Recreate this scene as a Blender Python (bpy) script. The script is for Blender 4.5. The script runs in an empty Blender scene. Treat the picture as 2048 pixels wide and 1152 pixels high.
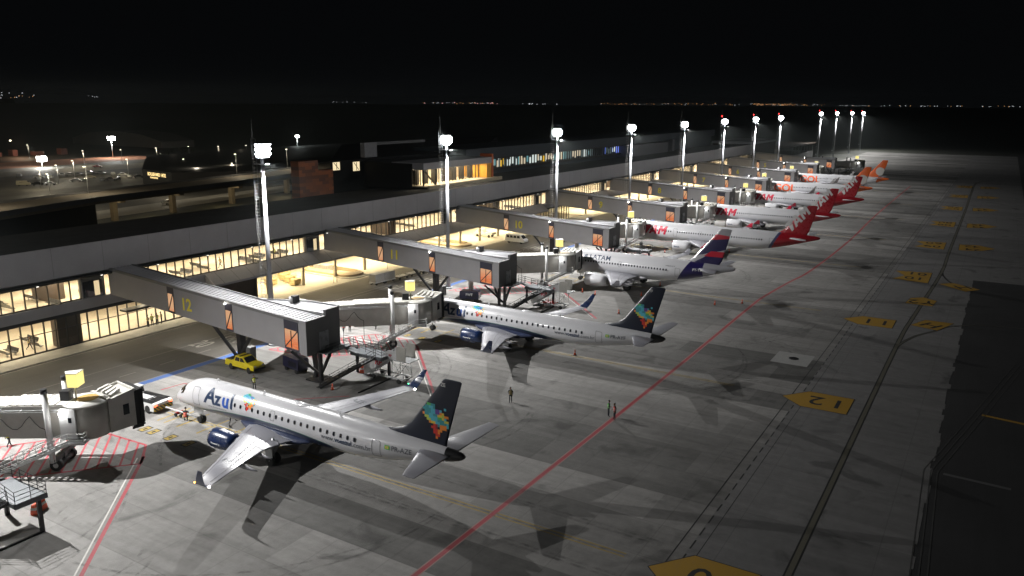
import bpy, bmesh, math, random
from mathutils import Vector, Matrix
random.seed(7)
SC = bpy.context.scene
C = SC.collection
PI = math.pi
# ------------------------------------------------------------ camera
cd = bpy.data.cameras.new('camera'); cam = bpy.data.objects.new('camera', cd); C.objects.link(cam)
cd.sensor_width = 36.0; cd.lens = 28.0; cd.clip_start = 0.5; cd.clip_end = 30000
rt = Vector((0.5204750, -0.8538617, 0.0051009)); dn = Vector((-0.1901014, -0.1216969, -0.9741927)); fw = Vector((0.8324465, 0.5060733, -0.2256604))
up = -dn; bk = -fw
cam.matrix_world = Matrix(((rt.x, up.x, bk.x, 0), (rt.y, up.y, bk.y, 0), (rt.z, up.z, bk.z, 35.3), (0, 0, 0, 1)))
SC.camera = cam
# ------------------------------------------------------------ night sky
W = bpy.data.worlds.new('World'); SC.world = W; W.use_nodes = True
_bg = W.node_tree.nodes['Background']; _bg.inputs[0].default_value = (0.75, 0.85, 1.0, 1); _bg.inputs[1].default_value = 0.0022
SC.view_settings.view_transform = 'Standard'; SC.view_settings.look = 'None'
SC.view_settings.exposure = 0.0; SC.view_settings.gamma = 1.0; SC.view_settings.use_curve_mapping = False
SC.cycles.use_denoising = True
SC.cycles.max_bounces = 6; SC.cycles.diffuse_bounces = 3; SC.cycles.glossy_bounces = 3; SC.cycles.transparent_max_bounces = 12
SC.cycles.sample_clamp_indirect = 4.0
SC.cycles.caustics_reflective = False; SC.cycles.caustics_refractive = False
MAST_W = 98000.0      # floodlight power
# ------------------------------------------------------------ materials
class NT:
    """tiny helper around a material node tree"""
    def __init__(s, name):
        s.m = bpy.data.materials.new(name); s.m.use_nodes = True; s.t = s.m.node_tree
        s.b = s.t.nodes['Principled BSDF']; s.out = s.t.nodes['Material Output']
        s.co = None
    def n(s, ty, **kw):
        x = s.t.nodes.new(ty)
        for k, v in kw.items(): setattr(x, k, v)
        return x
    def link(s, a, b): s.t.links.new(a, b)
    def put(s, inp, v):
        if hasattr(v, 'is_linked') or hasattr(v, 'links'): s.link(v, inp)
        else: inp.default_value = v
    def math(s, op, a, b=0.0, c=None):
        x = s.n('ShaderNodeMath', operation=op); s.put(x.inputs[0], a); s.put(x.inputs[1], b)
        if c is not None: s.put(x.inputs[2], c)
        return x.outputs[0]
    def mix(s, f, a, b, mode='MIX'):
        x = s.n('ShaderNodeMix', data_type='RGBA', blend_type=mode); s.put(x.inputs[0], f)
        s.put(x.inputs[6], c4(a) if isinstance(a, tuple) else a); s.put(x.inputs[7], c4(b) if isinstance(b, tuple) else b)
        return x.outputs[2]
    def obj(s):
        if not s.co: s.co = s.n('ShaderNodeTexCoord')
        return s.co.outputs['Object']
    def sep(s, v=None):
        x = s.n('ShaderNodeSeparateXYZ'); s.link(v or s.obj(), x.inputs[0]); return x.outputs
    def comb(s, x=0.0, y=0.0, z=0.0):
        n = s.n('ShaderNodeCombineXYZ'); s.put(n.inputs[0], x); s.put(n.inputs[1], y); s.put(n.inputs[2], z); return n.outputs[0]
    def noise(s, scale, detail=3.0, rough=0.6, vec=None):
        x = s.n('ShaderNodeTexNoise'); x.inputs['Scale'].default_value = scale; x.inputs['Detail'].default_value = detail
        x.inputs['Roughness'].default_value = rough; s.link(vec or s.obj(), x.inputs['Vector']); return x.outputs['Fac']
    def rng(s, v, a, b, c, d):
        x = s.n('ShaderNodeMapRange'); s.link(v, x.inputs[0])
        for i, q in enumerate((a, b, c, d)): x.inputs[i + 1].default_value = q
        return x.outputs[0]
def c4(c): return (c[0], c[1], c[2], 1.0)
MATS = {}
def mat(name, col, rough=0.6, metal=0.0, var=0.12, scale=1.5, emit=None, es=0.0, coat=0.0):
    if name in MATS: return MATS[name]
    t = NT(name); b = t.b
    b.inputs['Roughness'].default_value = rough; b.inputs['Metallic'].default_value = metal
    if coat: b.inputs['Coat Weight'].default_value = coat; b.inputs['Coat Roughness'].default_value = 0.08
    if var:
        f = t.noise(scale, 4.0)
        lo = tuple(max(0, x * (1 - var)) for x in col); hi = tuple(min(1, x * (1 + var)) for x in col)
        t.link(t.mix(t.rng(f, 0.3, 0.7, 0, 1), lo, hi), b.inputs['Base Color'])
        t.link(t.rng(f, 0.3, 0.7, max(0.02, rough - 0.08), min(1, rough + 0.08)), b.inputs['Roughness'])
    else: b.inputs['Base Color'].default_value = c4(col)
    if emit: b.inputs['Emission Color'].default_value = c4(emit); b.inputs['Emission Strength'].default_value = es
    MATS[name] = t.m; return t.m
def emis(name, col, s):
    return mat(name, (0.02, 0.02, 0.02), 0.5, 0, 0, 1, col, s)

M_white = mat('white_paint', (0.62, 0.62, 0.62), 0.35, 0, 0.06, 0.7)
M_cream = mat('jetbridge_cream', (0.43, 0.415, 0.38), 0.5, 0, 0.10, 0.8)
M_creamroof = mat('jetbridge_roof', (0.48, 0.47, 0.44), 0.45, 0, 0.10, 1.2)
M_grey = mat('grey_cladding', (0.285, 0.28, 0.29), 0.6, 0, 0.07, 0.35)
M_greydk = mat('dark_grey_cladding', (0.16, 0.16, 0.16), 0.6, 0, 0.1, 0.4)
M_navycl = mat('navy_panel', (0.03, 0.03, 0.05), 0.4, 0, 0.1)
M_black = mat('black_metal', (0.02, 0.02, 0.022), 0.45, 0.3, 0.2)
M_rubber = mat('tyre_rubber', (0.015, 0.015, 0.015), 0.8, 0, 0.2)
M_steel = mat('galvanised_steel', (0.45, 0.46, 0.47), 0.4, 0.4, 0.15, 2)
M_hub = mat('wheel_hub', (0.5, 0.5, 0.5), 0.35, 0.3, 0.1)
M_yel = mat('yellow_paint', (0.62, 0.50, 0.01), 0.35, 0, 0.06, coat=0.5)
M_red = mat('red_paint', (0.5, 0.02, 0.02), 0.45, 0, 0.1)
M_orange = mat('orange_plastic', (0.75, 0.12, 0.03), 0.5, 0, 0.1)
M_glassdk = mat('dark_window_glass', (0.012, 0.014, 0.018), 0.08, 0, 0)
M_roofdk = mat('dark_roof_membrane', (0.006, 0.006, 0.007), 0.9, 0, 0.3, 0.2)
M_brown = mat('brown_panel_wall', (0.06, 0.042, 0.03), 0.7, 0, 0.15, 0.5)
M_mull = mat('dark_mullion', (0.035, 0.03, 0.025), 0.5, 0.2, 0.1)
M_lamp = emis('floodlight_lens_or_bloom', (0.93, 0.98, 1.0), 45)
M_signy = emis('lit_yellow_sign', (1.0, 0.86, 0.28), 1.15)
M_warm = emis('warm_ceiling_light', (1.0, 0.85, 0.61), 17.0)
M_redl = emis('red_obstruction_light', (1.0, 0.03, 0.03), 12)
M_wlight = emis('white_small_light', (1.0, 0.95, 0.85), 40)
M_olight = emis('amber_light', (1.0, 0.35, 0.05), 18)

def glass():
    t = NT('window_glass'); tr = t.n('ShaderNodeBsdfTransparent'); gl = t.n('ShaderNodeBsdfGlossy'); gl.inputs['Roughness'].default_value = 0.03
    tr.inputs[0].default_value = (0.93, 0.95, 0.93, 1)
    mx = t.n('ShaderNodeMixShader'); mx.inputs[0].default_value = 0.07
    t.link(tr.outputs[0], mx.inputs[1]); t.link(gl.outputs[0], mx.inputs[2]); t.link(mx.outputs[0], t.out.inputs[0]); return t.m
M_glass = glass()

def concrete(name, lo, hi, row, bw, stain=0.35, seed=0.0, streak=True):
    """slab bands running along Y, random tone for each slab lane, joints, stains"""
    t = NT(name); x, y, z = t.sep()
    # wobbling brick: texture x = world Y, texture y = world X
    v = t.comb(t.math('ADD', y, seed), x, 0.0)
    br = t.n('ShaderNodeTexBrick', offset=0.37, squash=1.0); t.link(v, br.inputs['Vector'])
    br.inputs['Scale'].default_value = 1.0; br.inputs['Brick Width'].default_value = bw; br.inputs['Row Height'].default_value = row
    br.inputs['Mortar Size'].default_value = 0.0; br.inputs['Color1'].default_value = (0, 0, 0, 1); br.inputs['Color2'].default_value = (1, 1, 1, 1)
    sp = t.n('ShaderNodeSeparateColor'); t.link(br.outputs['Color'], sp.inputs[0]); tone = sp.outputs[0]
    # per lane tone
    lane = t.math('FLOOR', t.math('DIVIDE', x, row)); wn = t.n('ShaderNodeTexWhiteNoise', noise_dimensions='1D'); t.link(t.math('ADD', lane, seed * 3 + 0.5), wn.inputs['W'])
    tone = t.math('ADD', t.math('MULTIPLY', tone, 0.35), t.math('MULTIPLY', wn.outputs['Value'], 0.65))
    n1 = t.noise(0.06, 5, 0.65); n2 = t.noise(0.75, 8, 0.78)
    st = t.noise(1.0, 4, 0.6, t.comb(t.math('MULTIPLY', x, 0.9), t.math('MULTIPLY', y, 0.07), 0.0))
    tone = t.math('ADD', tone, t.math('MULTIPLY', t.math('SUBTRACT', n1, 0.5), 0.75))
    base = t.mix(t.rng(tone, 0.05, 0.95, 0, 1), lo, hi)
    g = t.math('ADD', t.math('MULTIPLY', t.math('SUBTRACT', n2, 0.5), 1.6), t.math('MULTIPLY', t.math('SUBTRACT', st, 0.5), 1.5 if streak else 0.5))
    k = t.math('ADD', 1.0, t.math('MULTIPLY', g, stain * 1.4))
    # joints
    jx = t.math('LESS_THAN', t.math('PINGPONG', t.math('ADD', x, 0.0), row / 2), 0.045)
    jy = t.math('LESS_THAN', t.math('PINGPONG', t.math('ADD', y, 0.8), 2.75), 0.035)
    jm = t.math('MAXIMUM', jx, jy)
    k = t.math('MULTIPLY', k, t.math('SUBTRACT', 1.0, t.math('MULTIPLY', jm, 0.2)))
    # oil spots
    vo = t.n('ShaderNodeTexNoise'); vo.inputs['Scale'].default_value = 0.16; vo.inputs['Detail'].default_value = 6; vo.inputs['Distortion'].default_value = 1.0; t.link(t.obj(), vo.inputs['Vector'])
    sp2 = t.rng(vo.outputs['Fac'], 0.60, 0.70, 1.0, 0.62)
    k = t.math('MULTIPLY', k, sp2)
    mx = t.n('ShaderNodeVectorMath', operation='SCALE'); t.link(base, mx.inputs[0]); t.link(k, mx.inputs['Scale'])
    t.link(mx.outputs[0], t.b.inputs['Base Color']); t.b.inputs['Roughness'].default_value = 0.82
    t.b.inputs['Specular IOR Level'].default_value = 0.25
    return t.m
M_apron = concrete('apron_concrete', (0.115, 0.113, 0.108), (0.325, 0.316, 0.304), 5.45, 23.0)
M_taxi = concrete('taxilane_concrete', (0.175, 0.173, 0.171), (0.235, 0.231, 0.228), 11.0, 30.0, 0.28, 5.0)
def asphalt(name, col, v=0.3, patch=0.08):
    t = NT(name); n = t.noise(6.0, 5, 0.7); n1 = t.noise(patch, 5, 0.6)
    x, y, z = t.sep(); st = t.noise(1.0, 4, 0.6, t.comb(t.math('MULTIPLY', x, 0.06), t.math('MULTIPLY', y, 1.1), 0.0))
    k = t.math('ADD', t.math('ADD', t.math('MULTIPLY', n, v), t.math('MULTIPLY', n1, 1.1)), t.math('MULTIPLY', st, 0.5))
    t.link(t.mix(t.rng(k, 0.6, 1.3, 0, 1), tuple(c * 0.6 for c in col), tuple(c * 1.4 for c in col)), t.b.inputs['Base Color'])
    t.b.inputs['Roughness'].default_value = 0.75; return t.m
M_asph = asphalt('service_road_asphalt', (0.075, 0.068, 0.058)); M_asphdk = asphalt('taxiway_asphalt', (0.032, 0.032, 0.033))
M_earth = asphalt('dark_grassland', (0.025, 0.027, 0.02), 0.5, 0.02)
M_lot = asphalt('car_park_asphalt', (0.11, 0.105, 0.09), 0.3, 0.05)
M_walk = mat('pale_concrete_pavement', (0.42, 0.40, 0.35), 0.7, 0, 0.12, 0.8)
def worn(name, col, keep=0.55):
    """paint that has worn off in specks"""
    t = NT(name); n = t.noise(2.2, 6, 0.75); n2 = t.noise(0.25, 3)
    t.link(t.mix(t.rng(t.math('ADD', n, t.math('MULTIPLY', n2, 0.4)), keep, keep + 0.35, 0, 0.55), col, tuple(c * 0.35 + 0.09 for c in col)), t.b.inputs['Base Color'])
    t.b.inputs['Roughness'].default_value = 0.7; return t.m
P_red = worn('red_line_paint', (0.36, 0.03, 0.045)); P_white = worn('white_line_paint', (0.62, 0.60, 0.57)); P_yel = worn('yellow_line_paint', (0.36, 0.25, 0.04))
P_blk = worn('black_line_paint', (0.022, 0.022, 0.022), 0.8); P_blue = worn('blue_line_paint', (0.03, 0.10, 0.32)); P_sign = worn('taxi_sign_amber', (0.42, 0.24, 0.02), 0.7)
P_pink = worn('faded_line_edge', (0.36, 0.20, 0.18)); P_wr = worn('road_lettering', (0.30, 0.28, 0.24))

# ------------------------------------------------------------ mesh builder
class MB:
    def __init__(s): s.v = []; s.f = []; s.m = []; s.sm = []
    def add(s, vs, fs, mi=0, smooth=False):
        o = len(s.v); s.v += [tuple(v) for v in vs]
        for f in fs: s.f.append(tuple(i + o for i in f)); s.m.append(mi); s.sm.append(smooth)
        return s
    def box(s, x0, x1, y0, y1, z0, z1, mi=0):
        vs = [(x, y, z) for z in (z0, z1) for y in (y0, y1) for x in (x0, x1)]
        return s.add(vs, [(0, 2, 3, 1), (4, 5, 7, 6), (0, 1, 5, 4), (2, 6, 7, 3), (0, 4, 6, 2), (1, 3, 7, 5)], mi)
    def quad(s, a, b, c, d, mi=0): return s.add([a, b, c, d], [(0, 1, 2, 3)], mi)
    def poly(s, pts, z, mi=0): return s.add([(p[0], p[1], z) for p in pts], [tuple(range(len(pts)))], mi)
    def prism(s, pts, z0, z1, mi=0):
        n = len(pts); vs = [(p[0], p[1], z0) for p in pts] + [(p[0], p[1], z1) for p in pts]
        fs = [tuple(range(n))[::-1], tuple(range(n, 2 * n))] + [(i, (i + 1) % n, n + (i + 1) % n, n + i) for i in range(n)]
        return s.add(vs, fs, mi)
    def slab(s, pts, x0, x1, mi=0):      # profile in (y,z) pushed along x
        n = len(pts); vs = [(x0, p[0], p[1]) for p in pts] + [(x1, p[0], p[1]) for p in pts]
        fs = [tuple(range(n)), tuple(range(n, 2 * n))[::-1]] + [(i, n + i, n + (i + 1) % n, (i + 1) % n) for i in range(n)]
        return s.add(vs, fs, mi)
    def beam(s, p, q, w, h, mi=0, lift=0.0):
        p = Vector(p); q = Vector(q); d = (q - p)
        if d.length < 1e-6: return s
        d.normalize(); u = Vector((0, 0, 1))
        sd = d.cross(u)
        if sd.length < 1e-3: sd = Vector((1, 0, 0))
        sd.normalize(); u2 = sd.cross(d)
        vs = []
        for c in (p, q):
            for a, b in ((-1, -1), (1, -1), (1, 1), (-1, 1)): vs.append(c + sd * (a * w / 2) + u2 * (b * h / 2 + lift))
        return s.add(vs, [(0, 1, 2, 3), (7, 6, 5, 4), (0, 4, 5, 1), (1, 5, 6, 2), (2, 6, 7, 3), (3, 7, 4, 0)], mi)
    def tube(s, p, q, r0, r1=None, n=10, mi=0, caps=True):
        r1 = r0 if r1 is None else r1
        p = Vector(p); q = Vector(q); d = (q - p).normalized(); a = d.orthogonal().normalized(); b = d.cross(a)
        vs = []
        for c, r in ((p, r0), (q, r1)):
            for i in range(n):
                t = 2 * PI * i / n; vs.append(c + a * math.cos(t) * r + b * math.sin(t) * r)
        s.add(vs, [(i, (i + 1) % n, n + (i + 1) % n, n + i) for i in range(n)], mi, n > 6)
        if caps: s.add(vs, [tuple(range(n))[::-1], tuple(range(n, 2 * n))], mi)
        return s
    def lathe(s, prof, o=(0, 0, 0), axis='z', n=20, mi=0, caps=True):
        """prof: (t along axis, radius)"""
        def P(t, r, a):
            c, d = r * math.cos(a), r * math.sin(a)
            if axis == 'z': return (o[0] + c, o[1] + d, o[2] + t)
            if axis == 'y': return (o[0] + c, o[1] + t, o[2] + d)
            return (o[0] + t, o[1] + c, o[2] + d)
        vs = [P(t, r, 2 * PI * i / n) for t, r in prof for i in range(n)]; fs = []
        for k in range(len(prof) - 1):
            for i in range(n): fs.append((k * n + i, k * n + (i + 1) % n, (k + 1) * n + (i + 1) % n, (k + 1) * n + i))
        s.add(vs, fs, mi, True)
        if caps: s.add(vs[:n], [tuple(range(n))], mi); s.add(vs[-n:], [tuple(range(n))], mi)
        return s
    def loft(s, rings, mi=0, smooth=True, cap=True):
        n = len(rings[0]); vs = [p for r in rings for p in r]; fs = []
        for k in range(len(rings) - 1):
            for i in range(n): fs.append((k * n + i, k * n + (i + 1) % n, (k + 1) * n + (i + 1) % n, (k + 1) * n + i))
        s.add(vs, fs, mi, smooth)
        if cap: s.add(rings[0], [tuple(range(n))], mi); s.add(rings[-1], [tuple(range(n))], mi)
        return s
    def mesh(s, name, mats, fix=True):
        me = bpy.data.meshes.new(name); me.from_pydata(s.v, [], s.f)
        for m in (mats if isinstance(mats, (list, tuple)) else [mats]): me.materials.append(m)
        me.polygons.foreach_set('material_index', s.m); me.polygons.foreach_set('use_smooth', s.sm)
        if fix:
            bm = bmesh.new(); bm.from_mesh(me); bmesh.ops.remove_doubles(bm, verts=bm.verts, dist=1e-4)
            bmesh.ops.recalc_face_normals(bm, faces=bm.faces); bm.to_mesh(me); bm.free()
        me.update(); return me
    def parts(s, name, mats, parent=None, fix=True, pad=0.03, cap=100):
        """link every separate piece as an object of its own"""
        fid = list(range(len(s.f))); par = list(range(len(s.v)))
        def find(a):
            while par[a] != a: par[a] = par[par[a]]; a = par[a]
            return a
        for f in s.f:
            for i in f[1:]: par[find(i)] = find(f[0])
        comps = {}
        for k in fid: comps.setdefault(find(s.f[k][0]), []).append(k)
        cs = []
        for fl in comps.values():
            vs = {i for k in fl for i in s.f[k]}; P = [s.v[i] for i in vs]
            cs.append([fl, [min(p[a] for p in P) - pad for a in range(3)], [max(p[a] for p in P) + pad for a in range(3)]])
        ch = True
        while ch:
            ch = False; out = []
            for c in cs:
                for o in out:
                    if all(c[1][a] <= o[2][a] and o[1][a] <= c[2][a] for a in range(3)):
                        o[0] += c[0]; o[1] = [min(x, y) for x, y in zip(o[1], c[1])]; o[2] = [max(x, y) for x, y in zip(o[2], c[2])]; ch = True; break
                else: out.append(c)
            cs = out
        res = []
        for fl, _, _ in cs:
            m = MB(); mp = {}
            for k in fl:
                for i in s.f[k]:
                    if i not in mp: mp[i] = len(m.v); m.v.append(s.v[i])
                m.f.append(tuple(mp[i] for i in s.f[k])); m.m.append(s.m[k]); m.sm.append(s.sm[k])
            res.append(m.build(name, mats, parent, fix=fix))
        return res
    def build(s, name, mats, parent=None, loc=None, fix=True):
        o = bpy.data.objects.new(name, s.mesh(name, mats, fix)); C.objects.link(o)
        if parent is not None: o.parent = parent
        if loc: o.location = loc
        return o
def tag(o, label=None, cat=None, group=None, kind=None):
    if label: o['label'] = label
    if cat: o['category'] = cat
    if group: o['group'] = group
    if kind: o['kind'] = kind
    return o
def thing(name, label, cat, loc=(0, 0, 0), rz=0.0, group=None, sc=1.0):
    o = bpy.data.objects.new(name, None); C.objects.link(o); o.location = loc; o.rotation_euler = (0, 0, rz); o.scale = (sc, sc, sc)
    o.empty_display_size = 0.5
    return tag(o, label, cat, group)
KIDS = {}
def dup(o, loc=None, rz=None, label=None, parent=None):
    c = o.copy(); C.objects.link(c)
    if parent is not None: c.parent = parent
    for ch in [x for x in o.children]: dup(ch, parent=c)
    if loc is not None: c.location = loc
    if rz is not None: c.rotation_euler = (0, 0, rz)
    if label: c['label'] = label
    return c
def link_me(name, me, parent=None, loc=(0, 0, 0)):
    o = bpy.data.objects.new(name, me); C.objects.link(o); o.parent = parent; o.location = loc; return o

# ------------------------------------------------------------ text
def text2d(s, size=1.0, bold=0.0, align='LEFT', shear=0.0, space=1.0):
    cu = bpy.data.curves.new('tmp', 'FONT'); cu.body = s; cu.size = size; cu.offset = bold; cu.align_x = align; cu.shear = shear; cu.space_character = space
    cu.resolution_u = 3
    o = bpy.data.objects.new('tmp', cu); C.objects.link(o)
    dg = bpy.context.evaluated_depsgraph_get(); dg.update(); me = bpy.data.meshes.new_from_object(o.evaluated_get(dg))
    bm = bmesh.new(); bm.from_mesh(me); bpy.data.meshes.remove(me); bpy.data.objects.remove(o); bpy.data.curves.remove(cu)
    return bm
def slice_bm(bm, du, dv):
    if not bm.verts: return bm
    for ax, st in ((0, du), (1, dv)):
        lo = min(v.co[ax] for v in bm.verts); hi = max(v.co[ax] for v in bm.verts); t = math.ceil(lo / st) * st
        while t < hi:
            no = Vector((1, 0, 0)) if ax == 0 else Vector((0, 1, 0)); co = no * t
            bmesh.ops.bisect_plane(bm, geom=bm.verts[:] + bm.edges[:] + bm.faces[:], plane_co=co, plane_no=no); t += st
    return bm
def map_bm(bm, fn, name, mats, parent=None, loc=None):
    for v in bm.verts: v.co = Vector(fn(v.co.x, v.co.y))
    me = bpy.data.meshes.new(name); bm.to_mesh(me); bm.free()
    for m in (mats if isinstance(mats, (list, tuple)) else [mats]): me.materials.append(m)
    o = bpy.data.objects.new(name, me); C.objects.link(o)
    if parent is not None: o.parent = parent
    if loc: o.location = loc
    return o
def rects_bm(rects):
    """rects: (u0,v0,u1,v1,mi)"""
    bm = bmesh.new()
    for u0, v0, u1, v1, mi in rects:
        f = bm.faces.new([bm.verts.new((u0, v0, 0)), bm.verts.new((u1, v0, 0)), bm.verts.new((u1, v1, 0)), bm.verts.new((u0, v1, 0))]); f.material_index = mi
    return bm

# ============================================================ GROUND
def flat(name, pts, z, m, parent=None, kind=None):
    o = MB().poly(pts, z).build(name, m, parent, fix=False)
    if kind: o['kind'] = kind
    return o
def rect(x0, x1, y0, y1): return [(x0, y0), (x1, y0), (x1, y1), (x0, y1)]
ground = flat('ground', rect(-12000, 16000, -12000, 16000), -0.02, M_earth, kind='structure')
apron = flat('apron', rect(-60, 680, 18.0, 90.4), 0.0, M_apron, kind='structure')
taxilane = MB()
taxilane.poly(rect(-60, 188, 2.5, 18.0), 0.0); taxilane.poly(rect(188, 680, -9, 18.0), 0.0)
for i in range(120):      # ragged poured edge towards the asphalt
    x = -60 + i * 2.066; w = random.uniform(0.05, 0.5)
    taxilane.poly(rect(x, x + 2.066, 2.5 - w, 2.5), 0.0)
taxilane = tag(taxilane.build('taxilane', M_taxi, fix=False), kind='structure')
taxiway = flat('taxiway', rect(-80, 700, -90, 2.6), -0.012, M_asphdk, kind='structure')
road = flat('service_road', rect(-80, 470, 91.7, 110.0), 0.0, M_asph, kind='structure')
_pv = MB(); _pv.box(-80, 97.2, 110.0, 114.0, -0.02, 0.13); _pv.box(97.2, 430, 110.0, 136, -0.015, 0.012)
tag(_pv.build('pavement', M_walk), kind='structure')
flat('pavement', rect(-80, 470, 90.4, 91.7), 0.0, M_taxi, kind='structure')

# ---- painted markings
ZM = 0.004
class Mark(MB):
    def line(s, pts, w, z=ZM, dash=None, gap=0, mi=0):
        for (a, b) in zip(pts[:-1], pts[1:]):
            a = Vector(a); b = Vector(b); L = (b - a).length
            if L < 1e-4: continue
            d = (b - a) / L; n = Vector((-d.y, d.x)) * (w / 2)
            t = 0
            while t < L:
                e = min(L, t + dash) if dash else L
                p = a + d * t; q = a + d * e
                s.add([(p.x - n.x, p.y - n.y, z), (q.x - n.x, q.y - n.y, z), (q.x + n.x, q.y + n.y, z), (p.x + n.x, p.y + n.y, z)], [(0, 1, 2, 3)], mi)
                t = e + (gap if dash else 1e9)
        return s
def smooth_pts(p, k=4):
    out = []
    for i in range(len(p) - 1):
        p0 = p[max(0, i - 1)]; p1 = p[i]; p2 = p[i + 1]; p3 = p[min(len(p) - 1, i + 2)]
        for j in range(k):
            t = j / k
            out.append(tuple(0.5 * ((2 * p1[a]) + (-p0[a] + p2[a]) * t + (2 * p0[a] - 5 * p1[a] + 4 * p2[a] - p3[a]) * t * t + (-p0[a] + 3 * p1[a] - 3 * p2[a] + p3[a]) * t ** 3) for a in (0, 1)))
    return out + [p[-1]]
redl = smooth_pts([(-60, 34.6), (20, 34.6), (90, 34.7), (140, 35.4), (150, 35.3), (165, 34.2), (181, 32.8), (228, 32.3), (286, 33.4), (400, 33.9)])
m = Mark(); m.line(redl, 0.66, ZM, mi=1); m.line(redl, 0.4, ZM + 0.004, mi=0); m.build('stop_line', [P_red, P_pink], apron, fix=False)
# black double line between stands and taxilane
m = Mark(); m.line([(-60, 18.9), (500, 18.9)], 0.12); m.line([(-60, 17.9), (500, 17.9)], 0.14, dash=1.5, gap=0.9); m.line([(-60, 17.1), (500, 17.1)], 0.06); m.build('lane_line', P_blk, apron, fix=False)
cl = [(-60, 10.4), (58, 10.2), (129, 10.2), (150, 9.7), (193, 8.3), (226, 8.5), (318, 8.8), (397, 9.4), (438, 8.7), (458, 2)]
cl = smooth_pts(cl)
m = Mark(); m.line(cl, 0.72, ZM, mi=1); m.line(cl, 0.42, ZM + 0.004, mi=0)
br1 = smooth_pts([(127.0, 10.2), (131, 9.6), (136, 8.2), (140.5, 6.0), (146, 3.0), (150, -6), (150, -40)]); m.line(br1, 0.5, ZM + 0.002, mi=1); m.line(br1, 0.16, ZM + 0.006, mi=0)
br2 = smooth_pts([(195, 8.3), (188, 7.4), (180, 4.5), (172, -4), (160, -40)]); m.line(br2, 0.4, ZM + 0.002, mi=1)
m.build('taxi_line', [worn('dim_yellow_line', (0.115, 0.105, 0.06), .3), P_blk], taxilane, fix=False)
m = Mark(); e = [(140, -12), (127.8, -5.6), (103.4, -1.3), (84, 2.3), (62.6, 1.6), (-60, 0)]
for o_ in (-0.6, 0.0, 0.6): m.line([(a + 0, b + o_) for a, b in e], 0.12)
m.build('edge_line', worn('dim_edge_line', (0.05, 0.05, 0.048)), taxiway, fix=False)
m = Mark(); m.line([(103.6, -1.6), (100.5, -22)], 0.6, mi=0); m.line([(83.9, 1.2), (83.6, -4.5)], 0.5, mi=1); m.build('taxi_line', [P_sign, worn('dim_white_line', (0.12, 0.12, 0.12))], taxiway, fix=False)
# stand centre lines
m = Mark()
for X, y1 in ((53.9, 22), (98.1, 26), (144.5, 24), (190, 24), (233.7, 24), (279, 24), (324, 26), (369, 26)):
    for o_ in (-0.24, 0.24): m.line([(X + o_, 79.5), (X + o_, y1)], 0.15, mi=0)
    for yy in (78.4, 77.2, 75.0, 71.6): m.line([(X - 2.4, yy), (X + 2.0, yy)], 0.25, mi=0)
    m.line([(X - 2.6, 68.2), (X + 3.2, 68.2)], 0.28, mi=0)
    for j, yy in enumerate((77.4, 75.9, 73.0, 70.0)):
        cx = X - 4.6; m.poly(rect(cx - .75, cx + .75, yy - .5, yy + .5), ZM, 1); m.poly(rect(cx - .6, cx + .6, yy - .36, yy + .36), ZM + .004, 0); m.poly(rect(cx - .25, cx + .25, yy - .15, yy + .15), ZM + .008, 1)
m.build('stand_line', [P_yel, P_blk], apron, fix=False)
# red hatched no-parking zones under the boarding bridges
def clip_line(poly, p, d):
    ts = []
    n = len(poly)
    for i in range(n):
        a = Vector(poly[i]); b = Vector(poly[(i + 1) % n]); e = b - a; den = d.x * e.y - d.y * e.x
        if abs(den) < 1e-9: continue
        w = a - p; t = (w.x * e.y - w.y * e.x) / den; u = (w.x * d.y - w.y * d.x) / den
        if 0 <= u <= 1: ts.append(t)
    return sorted(ts)
m = Mark(); m2 = Mark()
for k in range(-1, 9):
    bx = 68.3 + 45 * k
    zp = [(bx + 23.0, 80.5), (bx + 23.4, 73.5), (bx + 20.4, 69.9), (bx + 9.5, 79.8), (bx + 8.6, 88.4), (bx + 14.9, 86.0)]
    m.line(zp + [zp[0]], 0.28, ZM)
    d = Vector((0.66, 0.75)).normalized(); nn = Vector((-d.y, d.x)); c0 = Vector((bx + 16, 79))
    for j in range(-14, 15):
        p = c0 + nn * (j * 1.05); ts = clip_line(zp, p, d)
        if len(ts) >= 2: m.line([p + d * ts[0], p + d * ts[-1]], 0.22, ZM)
    m.line([(bx + 21.6, 71.2), (bx + 5.0, 55.2)], 0.34, ZM); m2.line([(bx + 21.0, 71.4), (bx + 5.0, 55.9)], 0.14, ZM)
    m.line([(bx - 10.4, 86.8), (bx - 7.3, 86.4), (bx - 4, 70.4), (bx + 0.6, 65.3)], 0.22, ZM)
m.build('hatched_marking', P_red, apron, fix=False); m2.build('lane_line', P_white, apron, fix=False)
M_tyre = NT('tyre_marks'); _n = M_tyre.noise(1.2, 5, .7); _tr = M_tyre.n('ShaderNodeBsdfTransparent'); _mx = M_tyre.n('ShaderNodeMixShader'); M_tyre.link(M_tyre.rng(_n, .42, .7, .0, .38), _mx.inputs[0]); M_tyre.link(_tr.outputs[0], _mx.inputs[1]); M_tyre.b.inputs['Base Color'].default_value = (.03, .03, .03, 1); M_tyre.b.inputs['Roughness'].default_value = .9; M_tyre.link(M_tyre.b.outputs[0], _mx.inputs[2]); M_tyre.link(_mx.outputs[0], M_tyre.out.inputs[0]); M_tyre = M_tyre.m
m = Mark(); rr_ = random.Random(3)
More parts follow.
